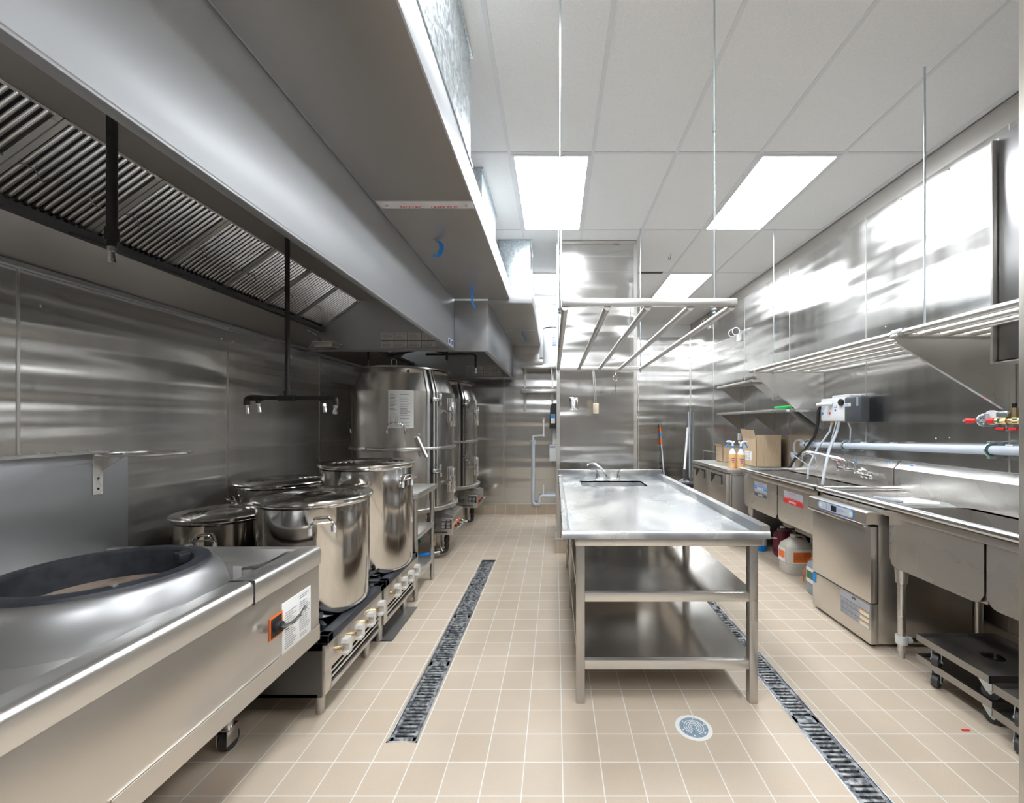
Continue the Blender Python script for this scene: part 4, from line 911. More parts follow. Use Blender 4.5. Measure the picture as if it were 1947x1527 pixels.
def flat_shelf(label, y0, y1, z, gs):
    t = thing('wall_shelf', label, 'shelf', (2.55, (y0+y1)/2, z-.2), 'small steel shelves on the right wall')
    s = MB(); s.box(2.40, XR-.002, y0, y1, z-.004, z); s.box(2.398, 2.402, y0, y1, z-.032, z+.002, .001); s.box(2.4, XR-.002, y0, y0+.003, z-.03, z); s.box(2.4, XR-.002, y1-.003, y1, z-.03, z); s.build('board', 'brushed', t)
    for y in gs:
        g_ = MB(); g_.prism([(2.41, z-.006), (XR-.002, z-.006), (XR-.002, z-.25), (XR-.02, z-.25), (2.41, z-.03)], 'y', y, y+.003); g_.box(XR-.006, XR-.002, y+.0035, y+.03, z-.25, z-.006); g_.build('bracket', 'brushed_dark', t)
    return t
flat_shelf('upper small shelf on the right wall, below the tube shelf', 5.12, 6.25, 1.935, (6.14, 5.20))
flat_shelf('lower small shelf on the right wall, holding a green brush', 4.20, 6.25, 1.55, (6.14, 5.20, 4.34))
t = thing('scrub_brush', 'bright green scrubbing brush lying on the lower wall shelf', 'brush', (2.45, 4.5, 1.551))
MB().box(2.42, 2.48, 4.40, 4.66, 1.566, 1.588, .008).build('handle', 'green', t); MB().box(2.425, 2.475, 4.42, 4.60, 1.551, 1.567, .003).build('bristles', 'teal', t)
s = MB().plate((2.3975, 4.36, 1.523), (0, -1, 0), (0, 0, 1), .05, .024, .001); tag(s.build('shelf_sticker', 'paper'), 'small blue and white sticker on the edge of the lower wall shelf', 'sticker')
# wall cabinet at the right edge
t = thing('wall_cabinet', 'tall dark-faced steel cabinet on the right wall at the picture edge', 'cabinet', (2.5, 1.8, 1.73))
MB().box(2.40, XR-.002, 1.32, 2.24, 1.735, 2.93, .003).build('box', 'appliance_steel', t)
MB().box(2.32, 2.405, 2.232, 2.246, 1.73, 2.915, .003).build('frame_post', 'brushed', t)
d_ = MB(); d_.box(2.345, 2.36, 1.32, 2.225, 1.745, 2.93, .002); dd = d_.build('door', 'cab_dark', t) if 'cab_dark' in M else None
if dd is None: steel('cab_dark', (.30, .295, .30), .30); dd = d_.build('door', 'cab_dark', t)
MB().box(2.33, XR-.002, 1.32, 2.246, 1.728, 1.736, .002).build('bottom_rail', 'brushed', t)
# emergency lights
def twin(label, y, z, s_):
    t = thing('emergency_light', label, 'emergency light', (XR-.06, y, z))
    MB().box(XR-.04, XR-.001, y-.045*s_, y+.055*s_, z-.10*s_, z+.01, .006).build('bracket', 'white_plastic', t)
    for dy in (-.055*s_, .075*s_):
        c = Vector((XR-.085, y+dy, z+.035)); d = Vector((-.75, -.6, -.25)).normalized()
        q = MB(); q.cyl(c-d*.05*s_, c+d*.02*s_, .028*s_, .058*s_, seg=24); h = q.build('lamp_head', 'white_plastic', t)
        q = MB(); q.cyl(c+d*.02*s_, c+d*.026*s_, .050*s_, .046*s_, seg=24); q.build('lens', 'chrome_soft', h)
        MB().cyl(c-d*.045*s_, (XR-.02, y, z), .012, seg=8).build('arm', 'white_plastic', h)
twin('white twin-head emergency light on the right wall by the rod', 6.15, 2.70, 1.0)
twin('small twin-head emergency light high on the far right wall, under the rack tip', 7.35, 3.13, .85)

# ================================================================== WALL PIPES, DISPENSER, VALVES
t = thing('waste_pipe', 'long grey plastic pipe clamped along the right wall above the sinks', 'pipe', (2.64, 3.4, 1.2))
pa, pb_ = Vector((2.64, 4.50, 1.178)), Vector((2.64, 1.34, 1.292))
MB().tube([pa, pb_], .0275, 18).build('pipe', 'light_pvc', t)
for y in (4.42, 3.84, 2.555):
    k = (y-pa.y)/(pb_.y-pa.y); c = pa.lerp(pb_, k); q = MB()
    q.lathe([(.030, c.z-.0)], (0, 0), 3) if False else None
    q.tube([(c.x+.034*math.cos(a), c.y, c.z+.034*math.sin(a)) for a in [2*PI*j/24 for j in range(24)]], .007, 8, True); q.box(c.x-.012, c.x+.03, c.y-.01, c.y+.01, c.z+.036, c.z+.052, .002); q.box(c.x-.012, c.x+.03, c.y-.01, c.y+.01, c.z-.052, c.z-.036, .002); q.box(c.x+.03, XR-.001, c.y-.012, c.y+.012, c.z-.05, c.z+.05); cl = q.build('clamp', 'zinc', t)
    q = MB(); q.tube([(c.x+.0295*math.cos(a), c.y-.009, c.z+.0295*math.sin(a)) for a in [2*PI*j/24 for j in range(24)]], .0045, 6, True); q.build('clamp_liner', 'deep_green', cl)
s = MB(); 
for y in (3.62, 2.45, 3.3): k = (y-pa.y)/(pb_.y-pa.y); c = pa.lerp(pb_, k); s.box(c.x-.01, c.x+.02, y-.03, y+.01, c.z+.026, c.z+.036)
s.build('strap_ends', 'white_plastic', t)
t = thing('standpipe', 'grey upright standpipe with a collar behind the sink corner', 'pipe', (2.60, 4.52, .2))
MB().cyl((2.655, 4.66, 0.0), (2.655, 4.66, 1.04), .026).build('pipe', 'light_pvc', t); MB().cyl((2.655, 4.66, 1.02), (2.655, 4.66, 1.08), .040, .047, seg=20).build('collar', 'light_pvc', t)
t = thing('clear_hose', 'coil of thin clear hose looped over the end of the grey pipe', 'hose', (2.6, 4.5, 1.1))
for k in range(4):
    MB().tube(bend([(2.61, 4.42, 1.22-.01*k), (2.60, 4.50+.012*k, 1.235), (2.60, 4.565+.012*k, 1.20-.01*k), (2.60, 4.575+.008*k, 1.10), (2.60, 4.50-.01*k, 1.045+.006*k), (2.58, 4.40, 1.05)], .06), .0055, 6).build('loop', 'clear_tube', t)
MB().tube([(2.55, 4.5, 1.06), (2.52, 4.3, 1.02), (2.5, 4.15, .985), (2.5, 4.0, 1.01), (2.52, 3.93, 1.09), (2.55, 3.90, 1.22), (2.6, 3.88, 1.45)], .0055, 6).build('tail', 'clear_tube', t)
MB().tube([(2.5+.0*math.cos(a), 4.15+.12*math.cos(a), 1.03+.075*math.sin(a)) for a in [2*PI*j/20 for j in range(17)]], .0055, 6).build('hanging_loop', 'clear_tube', t)
t = thing('chemical_dispenser', 'white and charcoal chemical dispenser box on the right wall', 'dispenser', (2.65, 3.85, 1.42))
MB().box(2.585, XR-.001, 3.76, 4.10, 1.425, 1.640, .012).build('white_case', 'white_plastic', t)
MB().box(2.60, XR-.004, 3.72, 3.96, 1.63, 1.665, .010).build('top_cover', 'white_plastic', t)
MB().box(2.575, 2.655, 3.545, 3.757, 1.418, 1.640, .018).build('charcoal_case', 'charcoal', t)
q = MB(); q.cyl((2.59, 3.80, 1.595), (2.572, 3.80, 1.595), .032, seg=24); q.box(2.566, 2.573, 3.773, 3.827, 1.589, 1.601); q.build('dial', 'black', t)
for y in (4.03, 3.93):
    q = MB(); q.tube([(2.585, y, 1.585), (2.56, y+.02, 1.588), (2.545, y+.06, 1.583)], [.016, .018, .016], 12); q.build('push_knob', 'white_plastic', t)
for y, c in ((4.07, 'blue'), (3.965, 'red')): q = MB(); q.cyl((2.586, y, 1.50), (2.5835, y, 1.50), .013, seg=14); q.build('round_mark', c, t)
q = MB(); q.cyl((2.586, 3.885, 1.525), (2.5835, 3.885, 1.525), .011, seg=8); q.box(2.5835, 2.586, 3.87, 3.90, 1.550, 1.556); q.box(2.5835, 2.586, 3.865, 3.87, 1.550, 1.565); q.build('tap_mark', 'blue_ink', t)
q = MB(); q.plate((2.574, 3.74, 1.555), (0, -1, 0), (0, 0, 1), .075, .03, .002); q.build('blue_white_sticker', 'paper', t)
lines((2.572, 3.737, 1.560), '-x', .068, .02, 2, 'sticker_blue', t)
q = MB(); q.plate((2.574, 3.60, 1.555), (0, -1, 0), (0, 0, 1), .028, .075, .002); q.build('level_window', 'jug_grey', t)
for x, y, xe, ye, ze, r in ((2.62, 3.98, 2.36, 3.95, .80, .009), (2.60, 3.85, 2.22, 3.50, .895, .0115)):
    MB().tube([(x, y, 1.43), (x-.01, y+.02, 1.33), ((x+xe)/2, (y+ye)/2+.03, 1.17), (xe+.03, ye+.02, 1.0), (xe, ye, ze)], r, 10).build('outlet_hose', 'clear_tube', t)
q = MB(); q.cyl((2.62, 3.98, 1.405), (2.62, 3.98, 1.43), .012, seg=10); q.build('hose_nut', 'amber', t)
MB().tube([(2.61, 3.76, 1.43), (2.61, 3.72, 1.36), (2.62, 3.74, 1.25), (2.63, 3.80, 1.22)], .006, 6).build('thin_hose', 'clear_tube', t)
t = thing('black_hose', 'black rubber hose dropping from the chemical dispenser to the sink corner', 'hose', (2.6, 4.3, 1.0))
MB().tube([(2.60, 4.12, 1.58), (2.595, 4.15, 1.53), (2.60, 4.17, 1.40), (2.60, 4.22, 1.27), (2.58, 4.35, 1.13), (2.57, 4.48, 1.05), (2.57, 4.56, .98), (2.57, 4.63, .90)], .014, 10).build('hose', 'black', t)
# red-handled valves
t = thing('water_valves', 'brass water valves with red handles on the right wall', 'valve', (2.62, 2.45, 1.42))
vz = 1.425; vx = 2.62
q = MB(); q.cyl((vx, 2.50, vz), (vx, 2.33, vz), .018, seg=12); q.cyl((vx, 2.46, vz), (vx, 2.43, vz), .026, seg=8); q.cyl((vx, 2.40, vz), (vx, 2.36, vz), .024, seg=8); q.cyl((vx, 2.40, vz), (vx, 2.40, vz+.075), .016, seg=12); q.build('body', 'brass', t)
q = MB(); q.cyl((vx, 2.70, vz), (vx, 2.50, vz), .0085, seg=10); q.build('copper_pipe', 'zinc', t)
q = MB(); q.cyl((vx, 2.68, vz), (vx, 2.62, vz), .017, .013, seg=12); q.build('red_cap', 'red', t)
q = MB(); q.cyl((vx, 2.545, vz), (vx, 2.505, vz), .018, seg=12); q.build('red_cap', 'red', t)
q = MB(); q.tube([(vx+.03*math.cos(a), 2.58, vz+.03*math.sin(a)+.004) for a in [2*PI*j/20 for j in range(20)]], .008, 8, True); q.box(vx, XR-.001, 2.57, 2.59, vz-.035, vz+.045, .002); q.build('clamp', 'zinc', t)
q = MB(); q.cyl((vx+.045, 2.56, vz+.02), (vx+.03, 2.56, vz+.02), .045, seg=20); q.build('wall_disc', 'white_plastic', t)
q = MB(); q.box(vx-.02, vx+.03, 2.42, 2.485, vz+.022, vz+.055, .004); q.build('zinc_block', 'zinc', t)
q = MB(); q.cyl((vx, 2.44, vz-.045), (vx, 2.44, vz-.018), .007, seg=8); q.cyl((vx, 2.44, vz-.058), (vx, 2.44, vz-.05), .006, seg=8); st_ = q.build('valve_stem', 'zinc', t)
q = MB(); q.box(vx-.01, vx+.01, 2.45, 2.50, vz-.056, vz-.038, .006); q.box(vx-.01, vx+.01, 2.385, 2.43, vz-.056, vz-.038, .006); q.build('red_handle', 'red', st_)
q = MB(); q.cyl((vx, 2.40, vz+.075), (vx, 2.40, vz+.10), .012, seg=10); q.build('black_cap', 'black', t)
q = MB(); q.box(vx-.022, vx+.004, 2.445, 2.475, vz-.012, vz+.012); q.box(vx-.022, vx+.004, 2.37, 2.395, vz-.012, vz+.012); q.build('green_tag', 'deep_green', t)

# ================================================================== SINKS
SZ = .912
def basin(m_, x0, x1, y0, y1, zb):
    e = .003
    m_.box(x0-e, x0, y0, y1, zb, SZ-.022); m_.box(x1, x1+e, y0, y1, zb, SZ-.022); m_.box(x0, x1, y0-e, y0, zb, SZ-.022); m_.box(x0, x1, y1, y1+e, zb, SZ-.022); m_.box(x0-e, x1+e, y0-e, y1+e, zb-e, zb, .0)
def rim_y(m_, x, y0, y1, sg=1):      # rolled rim running along Y on the aisle side
    m_.cyl((x, y0, SZ-.006), (x, y1, SZ-.006), .0215, seg=20); m_.box(x+.0, x+.055, y0, y1, SZ-.026, SZ-.006, .002)
def sink_unit(label, y0, y1, bowls, zb, nrim, legs):
    t = thing('sink', label, 'sink', (2.3, (y0+y1)/2, 0), 'steel sink units along the right wall')
    xf, xb = 2.035, 2.63
    m_ = MB(); rim_y(m_, xf, y0+.015, y1-.015); 
    for e in nrim:
        ye = y0+.018 if e == 'n' else y1-.018
        m_.cyl((xf, ye, SZ-.006), (xb, ye, SZ-.006), .0195, seg=16); m_.lathe([(0, 0)], (0, 0), 3) if False else None
    m_.build('rolled_rim', 'chrome_soft', t)
    d_ = MB(); xs_ = (2.085, 2.55); ycur = y0+.02
    segs = []
    for (a, b_) in sorted(bowls): segs.append((ycur, a)); ycur = b_
    segs.append((ycur, y1-.02))
    for a, b_ in segs:
        if b_-a > .001: d_.box(2.05, xb, a, b_, SZ-.034, SZ-.026, .0)
    d_.box(2.05, xs_[0], y0+.02, y1-.02, SZ-.036, SZ-.024); d_.box(xs_[1], xb, y0+.02, y1-.02, SZ-.034, SZ-.024, .0)
    d_.build('deck', 'sink_steel', t)
    f_ = MB(); f_.box(2.05, 2.054, y0+.02, y1-.02, SZ-.075, SZ-.02, .001); f_.build('apron', 'sink_steel', t)
    for (a, b_) in bowls:
        q = MB(); q.prism([(a+.002, SZ-.036), (a+.002, zb+.05), (a+.022, zb+.012), (a+.05, zb), (b_-.05, zb), (b_-.022, zb+.012), (b_-.002, zb+.05), (b_-.002, SZ-.036)], 'x', 2.058, 2.062)
        basin(q, xs_[0], xs_[1], a+.01, b_-.01, zb+.004)
        q.box(2.060, 2.085, a+.03, b_-.03, zb+.003, zb+.008)
        bo = q.build('bowl', 'sink_steel', t)
        MB().lathe([(0, zb+.006), (.04, zb+.006), (.045, zb+.010), (.05, zb+.006)], (2.32, (a+b_)/2), 24).build('drain', 'chrome', bo)
        q = MB(); q.cyl((2.32, (a+b_)/2, zb-.09), (2.32, (a+b_)/2, zb), .035, seg=16); q.build('drain_body', 'brushed_dark', bo)
    s = MB(); s.box(2.628, 2.634, y0, y1, SZ-.03, 1.05, .0); s.prism([(2.628, 1.05), (2.628, 1.058), (2.682, 1.118), (XR-.003, 1.118), (XR-.003, 1.10), (2.64, 1.05)], 'y', y0, y1); s.box(2.635, XR-.003, y0, y0+.003, .9, 1.048); s.box(2.635, XR-.003, y1-.003, y1, .9, 1.048)
    s.build('backsplash', 'sink_steel', t)
    for (x, y) in legs:
        q = MB(); q.cyl((x, y, .04), (x, y, zb-.0), .0205, seg=20); q.cyl((x, y, zb-.085), (x, y, zb-.002), .030, .034, seg=20); q.cyl((x, y, 0), (x, y, .06), .014, .019, seg=16); q.build('leg', 'brushed', t)
    return t
s1 = sink_unit('far two-bowl steel sink with blue and red level stickers', 3.272, 4.615, [(3.905, 4.585), (3.30, 3.895)], .515, 'f', [(2.10, 4.50), (2.55, 4.50), (2.55, 3.35)])
s2 = sink_unit('near steel sink with a drainboard over the dishwasher', 1.345, 3.262, [(2.02, 2.595), (1.40, 2.01)], .535, 'f', [(2.085, 2.535), (2.55, 2.535), (2.085, 1.45), (2.55, 1.45)])
# divider ledge where the two units meet
MB().box(2.06, 2.63, 3.235, 3.262, SZ-.03, SZ+.012, .004).build('end_ledge', 'sink_steel', s2)
MB().box(2.05, 2.056, 2.60, 3.24, .868, .885, .002).build('drainboard_lip', 'sink_steel', s2)
q = MB()
for k in range(3): q.prism([(2.62, .884), (2.62, .888), (2.10, .888), (2.10, .884)], 'y', 2.72+.14*k, 2.73+.14*k)
# stickers
def level_sticker(parent, y, z0, w_, h_, kind):
    x = 2.0575
    b_ = MB().plate((x, y, z0), (0, -1, 0), (0, 0, 1), w_, h_, .001).build('level_sticker', 'grey_label', parent)
    col, low = ('sticker_blue', 'ink') if kind == 'blue' else ('red', 'red')
    def teeth(z, c, n=11, up=True):
        q = MB()
        for k in range(n):
            a = y-w_*k/n; q.prism([(a-.0006, z), (a-w_/n*.85, z), (a-w_/n*.2, z+.016)], 'x', x-.0018, x-.001)
        q.build('jagged_edge', c, b_, smooth=False)
    if kind == 'blue':
        MB().plate((x-.001, y, z0), (0, -1, 0), (0, 0, 1), w_, h_*.20, .0008).build('lower_band', 'ink', b_); teeth(z0+h_*.21, 'ink')
        MB().plate((x-.001, y, z0+h_*.50), (0, -1, 0), (0, 0, 1), w_, h_*.12, .0008).build('middle_band', 'sticker_blue', b_); teeth(z0+h_*.68, 'sticker_blue')
        MB().plate((x-.0018, y-w_*.24, z0+h_*.50), (0, -1, 0), (0, 0, 1), w_*.50, h_*.12, .0006).build('white_strip', 'paper', b_)
        lines((x-.0020, y-w_*.27, z0+h_*.52), '-x', w_*.44, .012, 1, 'sticker_blue', b_, 3, th=.6); zt_ = z0+h_*.05
        lines((x-.001, y-w_*.3, z0+h_*.84), '-x', w_*.4, h_*.1, 2, 'blue_ink', b_, 2)
    else:
        MB().plate((x-.001, y, z0), (0, -1, 0), (0, 0, 1), w_, h_*.36, .0008).build('lower_band', 'red', b_); teeth(z0+h_*.37, 'red'); zt_ = z0+h_*.10
        lines((x-.001, y-w_*.3, z0+h_*.78), '-x', w_*.38, h_*.14, 2, 'red', b_, 2)
    MB().plate((x-.0018, y-w_*.29, zt_), (0, -1, 0), (0, 0, 1), w_*.38, .016, .0006).build('white_strip', 'paper', b_)
    text('WATER LINE', .012, (x-.0025, y-w_*.31, zt_+.004), '-x', low, b_, fit=w_*.34)
level_sticker(s1, 4.345, .668, .25, .140, 'blue'); level_sticker(s1, 3.79, .70, .29, .105, 'red')
for y, wd, nm in ((3.36, .03, 'round'), (3.16, .045, 'square')):
    q = MB(); n_ = Vector((-.745, 0, .665)); o = Vector((2.655, y, 1.083)); q.plate(o+n_*.003, (0, -1, 0), (.665, 0, .745), wd, .022, .001); z_ = q.build('maker_sticker', 'paper', s1 if y > 3.27 else s2)
    q = MB(); q.plate(o+n_*.0045+Vector((.003, -.004, .004)), (0, -1, 0), (.665, 0, .745), wd*.7, .012, .0006); q.build('blue_mark', 'sticker_blue', z_)
# wall faucet over the far sink
t = thing('sink_faucet', 'chrome wall faucet with a swing spout over the far sink', 'faucet', (2.6, 3.75, 1.0))
q = MB(); fx = 2.585; fy = 3.72
q.cyl((fx, fy-.10, 1.0), (fx, fy+.12, 1.0), .014, seg=12)
for y in (fy-.10, fy+.12): q.cyl((fx, y, 1.0), (2.63, y, 1.0), .016, seg=12); q.cyl((2.615, y, 1.0), (2.63, y, 1.0), .03, seg=16); q.cyl((fx, y, .975), (fx, y, 1.05), .017, seg=12)
q.cyl((fx, fy+.01, 1.0), (fx, fy+.01, 1.06), .015, seg=12); q.build('body', 'chrome', t)
q = MB(); q.tube(bend([(fx, fy+.01, 1.05), (fx-.02, fy+.03, 1.09), (fx-.16, fy+.28, 1.135), (fx-.20, fy+.34, 1.13), (fx-.21, fy+.355, 1.07)], .03), .009, 10); q.cyl((fx-.21, fy+.355, 1.055), (fx-.21, fy+.355, 1.08), .013, seg=10); q.build('spout', 'chrome', t)
for y, c in ((fy+.12, 'red'), (fy-.10, 'sticker_blue')):
    q = MB(); q.tube([(fx, y, 1.055), (fx-.01, y+.02, 1.068), (fx-.03, y+.055, 1.078)], [.010, .007, .006], 8); h = q.build('handle', 'chrome', t); MB().cyl((fx, y, 1.058), (fx, y, 1.066), .012, seg=10).build('colour_cap', c, h)
q = MB(); q.cyl((fx-.01, fy-.16, .975), (fx-.01, fy-.30, .97), .013, seg=10); q.tube([(fx, fy-.10, .985), (fx, fy-.14, .98), (fx-.01, fy-.20, .975)], .012, 8)
for k in range(3): q.cyl((fx-.01, fy-.19-.05*k, .952), (fx-.01, fy-.19-.05*k, .998), .012, seg=8)
q.build('side_valve', 'chrome', t)

# dishwasher
t = thing('dishwasher', 'undercounter steel dishwasher with a digital display under the drainboard', 'dishwasher', (2.3, 2.93, 0))
dy0, dy1 = 2.635, 3.232
MB().box(2.025, 2.62, dy0+.005, dy1-.005, .022, .835, .004).build('cabinet', 'appliance_steel', t)
q = MB(); q.prism([(1.945, .775), (1.948, .845), (1.96, .852), (2.15, .852), (2.15, .775)], 'y', dy0, dy1); hd = q.build('control_head', 'appliance_steel', t)
MB().box(1.938, 1.975, dy0+.02, dy1, .752, .774, .003).build('door_handle_lip', 'chrome_soft', t)
MB().box(1.975, 2.018, dy0, dy1, .279, .760, .004).build('door', 'appliance_steel', t)
MB().box(2.018, 2.026, dy0+.003, dy1-.003, .28, .77).build('door_gap', 'black', t)
MB().box(1.976, 2.026, dy0, dy1, .022, .273, .004).build('lower_panel', 'appliance_steel', t)
q = MB(); q.cyl((1.977, 2.74, .05), (1.973, 2.74, .05), .007, seg=10); q.cyl((1.977, 3.14, .05), (1.973, 3.14, .05), .007, seg=10); q.build('screws', 'chrome', t)
for (x, y) in ((2.02, dy0+.05), (2.02, dy1-.05), (2.56, dy0+.05), (2.56, dy1-.05)): MB().cyl((x, y, 0), (x, y, .03), .02, seg=12).build('foot', 'black', t)
# control strip (rounded), display, arrow
def pill(x, ya, yb, z0, z1, mt, parent, nm, th):
    r = (z1-z0)/2; zc = (z0+z1)/2; pr = [(ya-r+r*math.cos(a), zc+r*math.sin(a)) for a in [PI*.5-PI*k/10 for k in range(11)]]+[(yb+r-r*math.cos(a), zc-r*math.sin(a)) for a in [PI*.5-PI*k/10 for k in range(11)]]
    return MB().prism(pr, 'x', x-th, x).build(nm, mt, parent)
pill(1.9457, 3.115, 2.745, .783, .842, 'sticker_blue', hd, 'panel_border', .001)
cp = pill(1.9447, 3.110, 2.750, .787, .838, 'grey_light', hd, 'control_strip', .001) if 'grey_light' in M else None
if cp is None: plain('grey_light', (.50, .53, .58), .4, var=.02); cp = pill(1.9447, 3.110, 2.750, .787, .838, 'grey_light', hd, 'control_strip', .001)
MB().box(1.9432, 1.9437, 2.912, 2.968, .792, .832).build('digital_display', 'display', cp)
q = MB(); q.cyl((1.9437, 3.085, .8125), (1.943, 3.085, .8125), .012, seg=16); q.build('round_button', 'paper', cp)
q = MB(); q.cyl((1.9437, 2.772, .8125), (1.943, 2.772, .8125), .013, seg=16); bb = q.build('start_button', 'paper', cp)
MB().prism([(2.778, .819), (2.778, .806), (2.765, .8125)], 'x', 1.942, 1.943).build('green_arrow', 'green', bb)
q = MB(); q.prism([(3.022, .824), (3.014, .824), (3.018, .832)], 'x', 1.9432, 1.9437); q.prism([(3.022, .802), (3.014, .802), (3.018, .794)], 'x', 1.9432, 1.9437); q.box(1.9432, 1.9437, 3.014, 3.022, .810, .815); q.build('level_marks', 'ink', cp)
q = MB(); q.tube([(1.9435, 2.895, .820), (1.9435, 2.895, .806), (1.9435, 2.865, .803), (1.9435, 2.835, .818), (1.9435, 2.893, .820)], .0012, 4); q.build('logo_outline', 'blue_ink', cp)
lb = MB().plate((1.9755, 2.915, .110), (0, -1, 0), (0, 0, 1), .272, .155, .001).build('instruction_label', 'grey_label', t)
q = MB()
for k in range(3): q.plate((1.9742, 2.912, .145+.035*k), (0, -1, 0), (0, 0, 1), .266, .0022, .0005)
q.plate((1.9742, 2.80, .245), (0, -1, 0), (0, 0, 1), .035, .014, .0006); q.build('rules', 'ink', lb)
for k in range(3):
    lines((1.9743, 2.908, .113+.034*k), '-x', .17, .027, 5, 'light_ink', lb, 4, th=.35)
    w2 = MB().plate((1.9742, 2.728, .113+.035*k), (0, -1, 0), (0, 0, 1), .078, .028, .0006).build('white_field', 'paper', lb)
    MB().plate((1.9734, 2.728, .134+.035*k), (0, -1, 0), (0, 0, 1), .078, .008, .0005).build('orange_bar', 'amber', w2)
q = MB().plate((1.9745, 3.225, .20), (0, -1, 0), (0, 0, 1), .035, .07, .001).build('energy_sticker', 'sticker_blue', t)

# plastic bag of papers
t = thing('document_bag', 'clear plastic bag of papers lying on the drainboard', 'bag', (2.4, 2.8, .888))
def flat(pts, z0, z1, mt, nm):
    return MB().prism(pts, 'z', z0, z1).build(nm, mt, t)
flat([(2.20, 2.93), (2.50, 2.97), (2.57, 2.76), (2.50, 2.62), (2.24, 2.70)], .8875, .8895, 'film', 'bag')
flat([(2.24, 2.90), (2.47, 2.92), (2.52, 2.76), (2.45, 2.68), (2.27, 2.72)], .890, .894, 'paper', 'booklet')
q = MB(); q.tube([(2.215, 2.925, .899), (2.235, 2.83, .900), (2.26, 2.74, .899)], [.006, .012, .007], 8); q.build('folded_edge', 'grey_label', t)

# dollies under the near sink
def dolly(label, x0, x1, y0, y1, z, wheels_up=False):
    t = thing('pot_dolly', label, 'dolly', ((x0+x1)/2, (y0+y1)/2, z-.13), 'square steel pot dollies')
    q = MB(); e = .0025; zf = z-.018; c = ((x0+x1)/2, (y0+y1)/2); R_ = .048; n = 32
    q.box(x0, x0+e, y0, y1, z-.036, z); q.box(x1-e, x1, y0, y1, z-.036, z); q.box(x0, x1, y0, y0+e, z-.036, z); q.box(x0, x1, y1-e, y1, z-.036, z)
    vs = []
    tc_ = math.atan2((y1-y0)/2-e, (x1-x0)/2-e); AN = sorted([2*PI*k/n+.01 for k in range(n)]+[tc_, PI-tc_, PI+tc_, 2*PI-tc_]); n = len(AN)
    for k in range(n):
        a = AN[k]; ca, sa = math.cos(a), math.sin(a); kx = ((x1-x0)/2-e)/max(abs(ca), 1e-6); ky = ((y1-y0)/2-e)/max(abs(sa), 1e-6); d = min(kx, ky)
        vs += [(c[0]+R_*ca, c[1]+R_*sa, zf), (c[0]+d*ca, c[1]+d*sa, zf)]
    q.add(vs, [(2*k, 2*k+1, (2*k+3) % (2*n), (2*k+2) % (2*n)) for k in range(n)])
    q.build('tray', 'dolly_steel', t)
    for (x, y, a) in ((x0+.045, y1-.085, .5), (x0+.045, y0+.06, 2.2), (x1-.05, y1-.07, 1.0), (x1-.05, y0+.06, -.4)):
        u = Vector((math.cos(a), math.sin(a), 0)); v = Vector((-u.y, u.x, 0)); b_ = Vector((x, y, z-.036)); wz = z-.13+.034; off = -u*.018
        f_ = MB(); f_.cyl(b_+Vector((0, 0, -.014)), b_+Vector((0, 0, .0)), .022, .026, seg=14)
        for s_ in (-1, 1):
            p = [b_+v*(s_*.018)+u*.022+Vector((0, 0, -.012)), b_+v*(s_*.018)-u*.022+Vector((0, 0, -.012)), Vector((x, y, wz))+off+v*(s_*.020)-u*.010, Vector((x, y, wz))+off+v*(s_*.020)+u*.012]
            f_.add(p+[w2+v*(s_*.003) for w2 in p], [(0, 1, 2, 3), (4, 5, 6, 7), (0, 1, 5, 4), (1, 2, 6, 5), (2, 3, 7, 6), (3, 0, 4, 7)])
        f_.cyl(Vector((x, y, wz))+off-v*.026, Vector((x, y, wz))+off+v*.026, .007, seg=8)
        fk = f_.build('caster_fork', 'zinc', t)
        w3 = MB(); cc = Vector((x, y, wz))+off; w3.cyl(cc-v*.014, cc+v*.014, .033, seg=28); w3.cyl(cc-v*.017, cc+v*.017, .020, seg=20); w3.build('wheel', 'rubber', fk)
    return t
steel('dolly_steel', (.36, .35, .34), .40, var=.12)
dolly('lower pot dolly of the far stack, its wheels on the floor', 2.01, 2.44, 1.935, 2.345, .13)
dolly('upper pot dolly of the far stack, round hole in its tray', 1.985, 2.42, 1.925, 2.315, .256)
dolly('lower pot dolly of the near stack at the right edge', 1.965, 2.40, 1.505, 1.895, .13)
dolly('upper pot dolly of the near stack at the right edge', 1.94, 2.38, 1.47, 1.87, .256)
q = MB(); q.cyl((2.095, 2.535, .105), (2.55, 2.535, .105), .013, seg=10)
t = thing('cross_bar', 'dark bar clamped between the near sink legs close to the floor', 'bar', (2.3, 2.535, .105)); q.build('bar', 'black', t)
q = MB(); q.lathe([(.021, .085), (.031, .085), (.031, .132), (.021, .132)], (2.085, 2.535), 20); q.cyl((2.11, 2.535, .105), (2.14, 2.535, .105), .019, seg=12); q.build('clamp', 'grid_white', t)

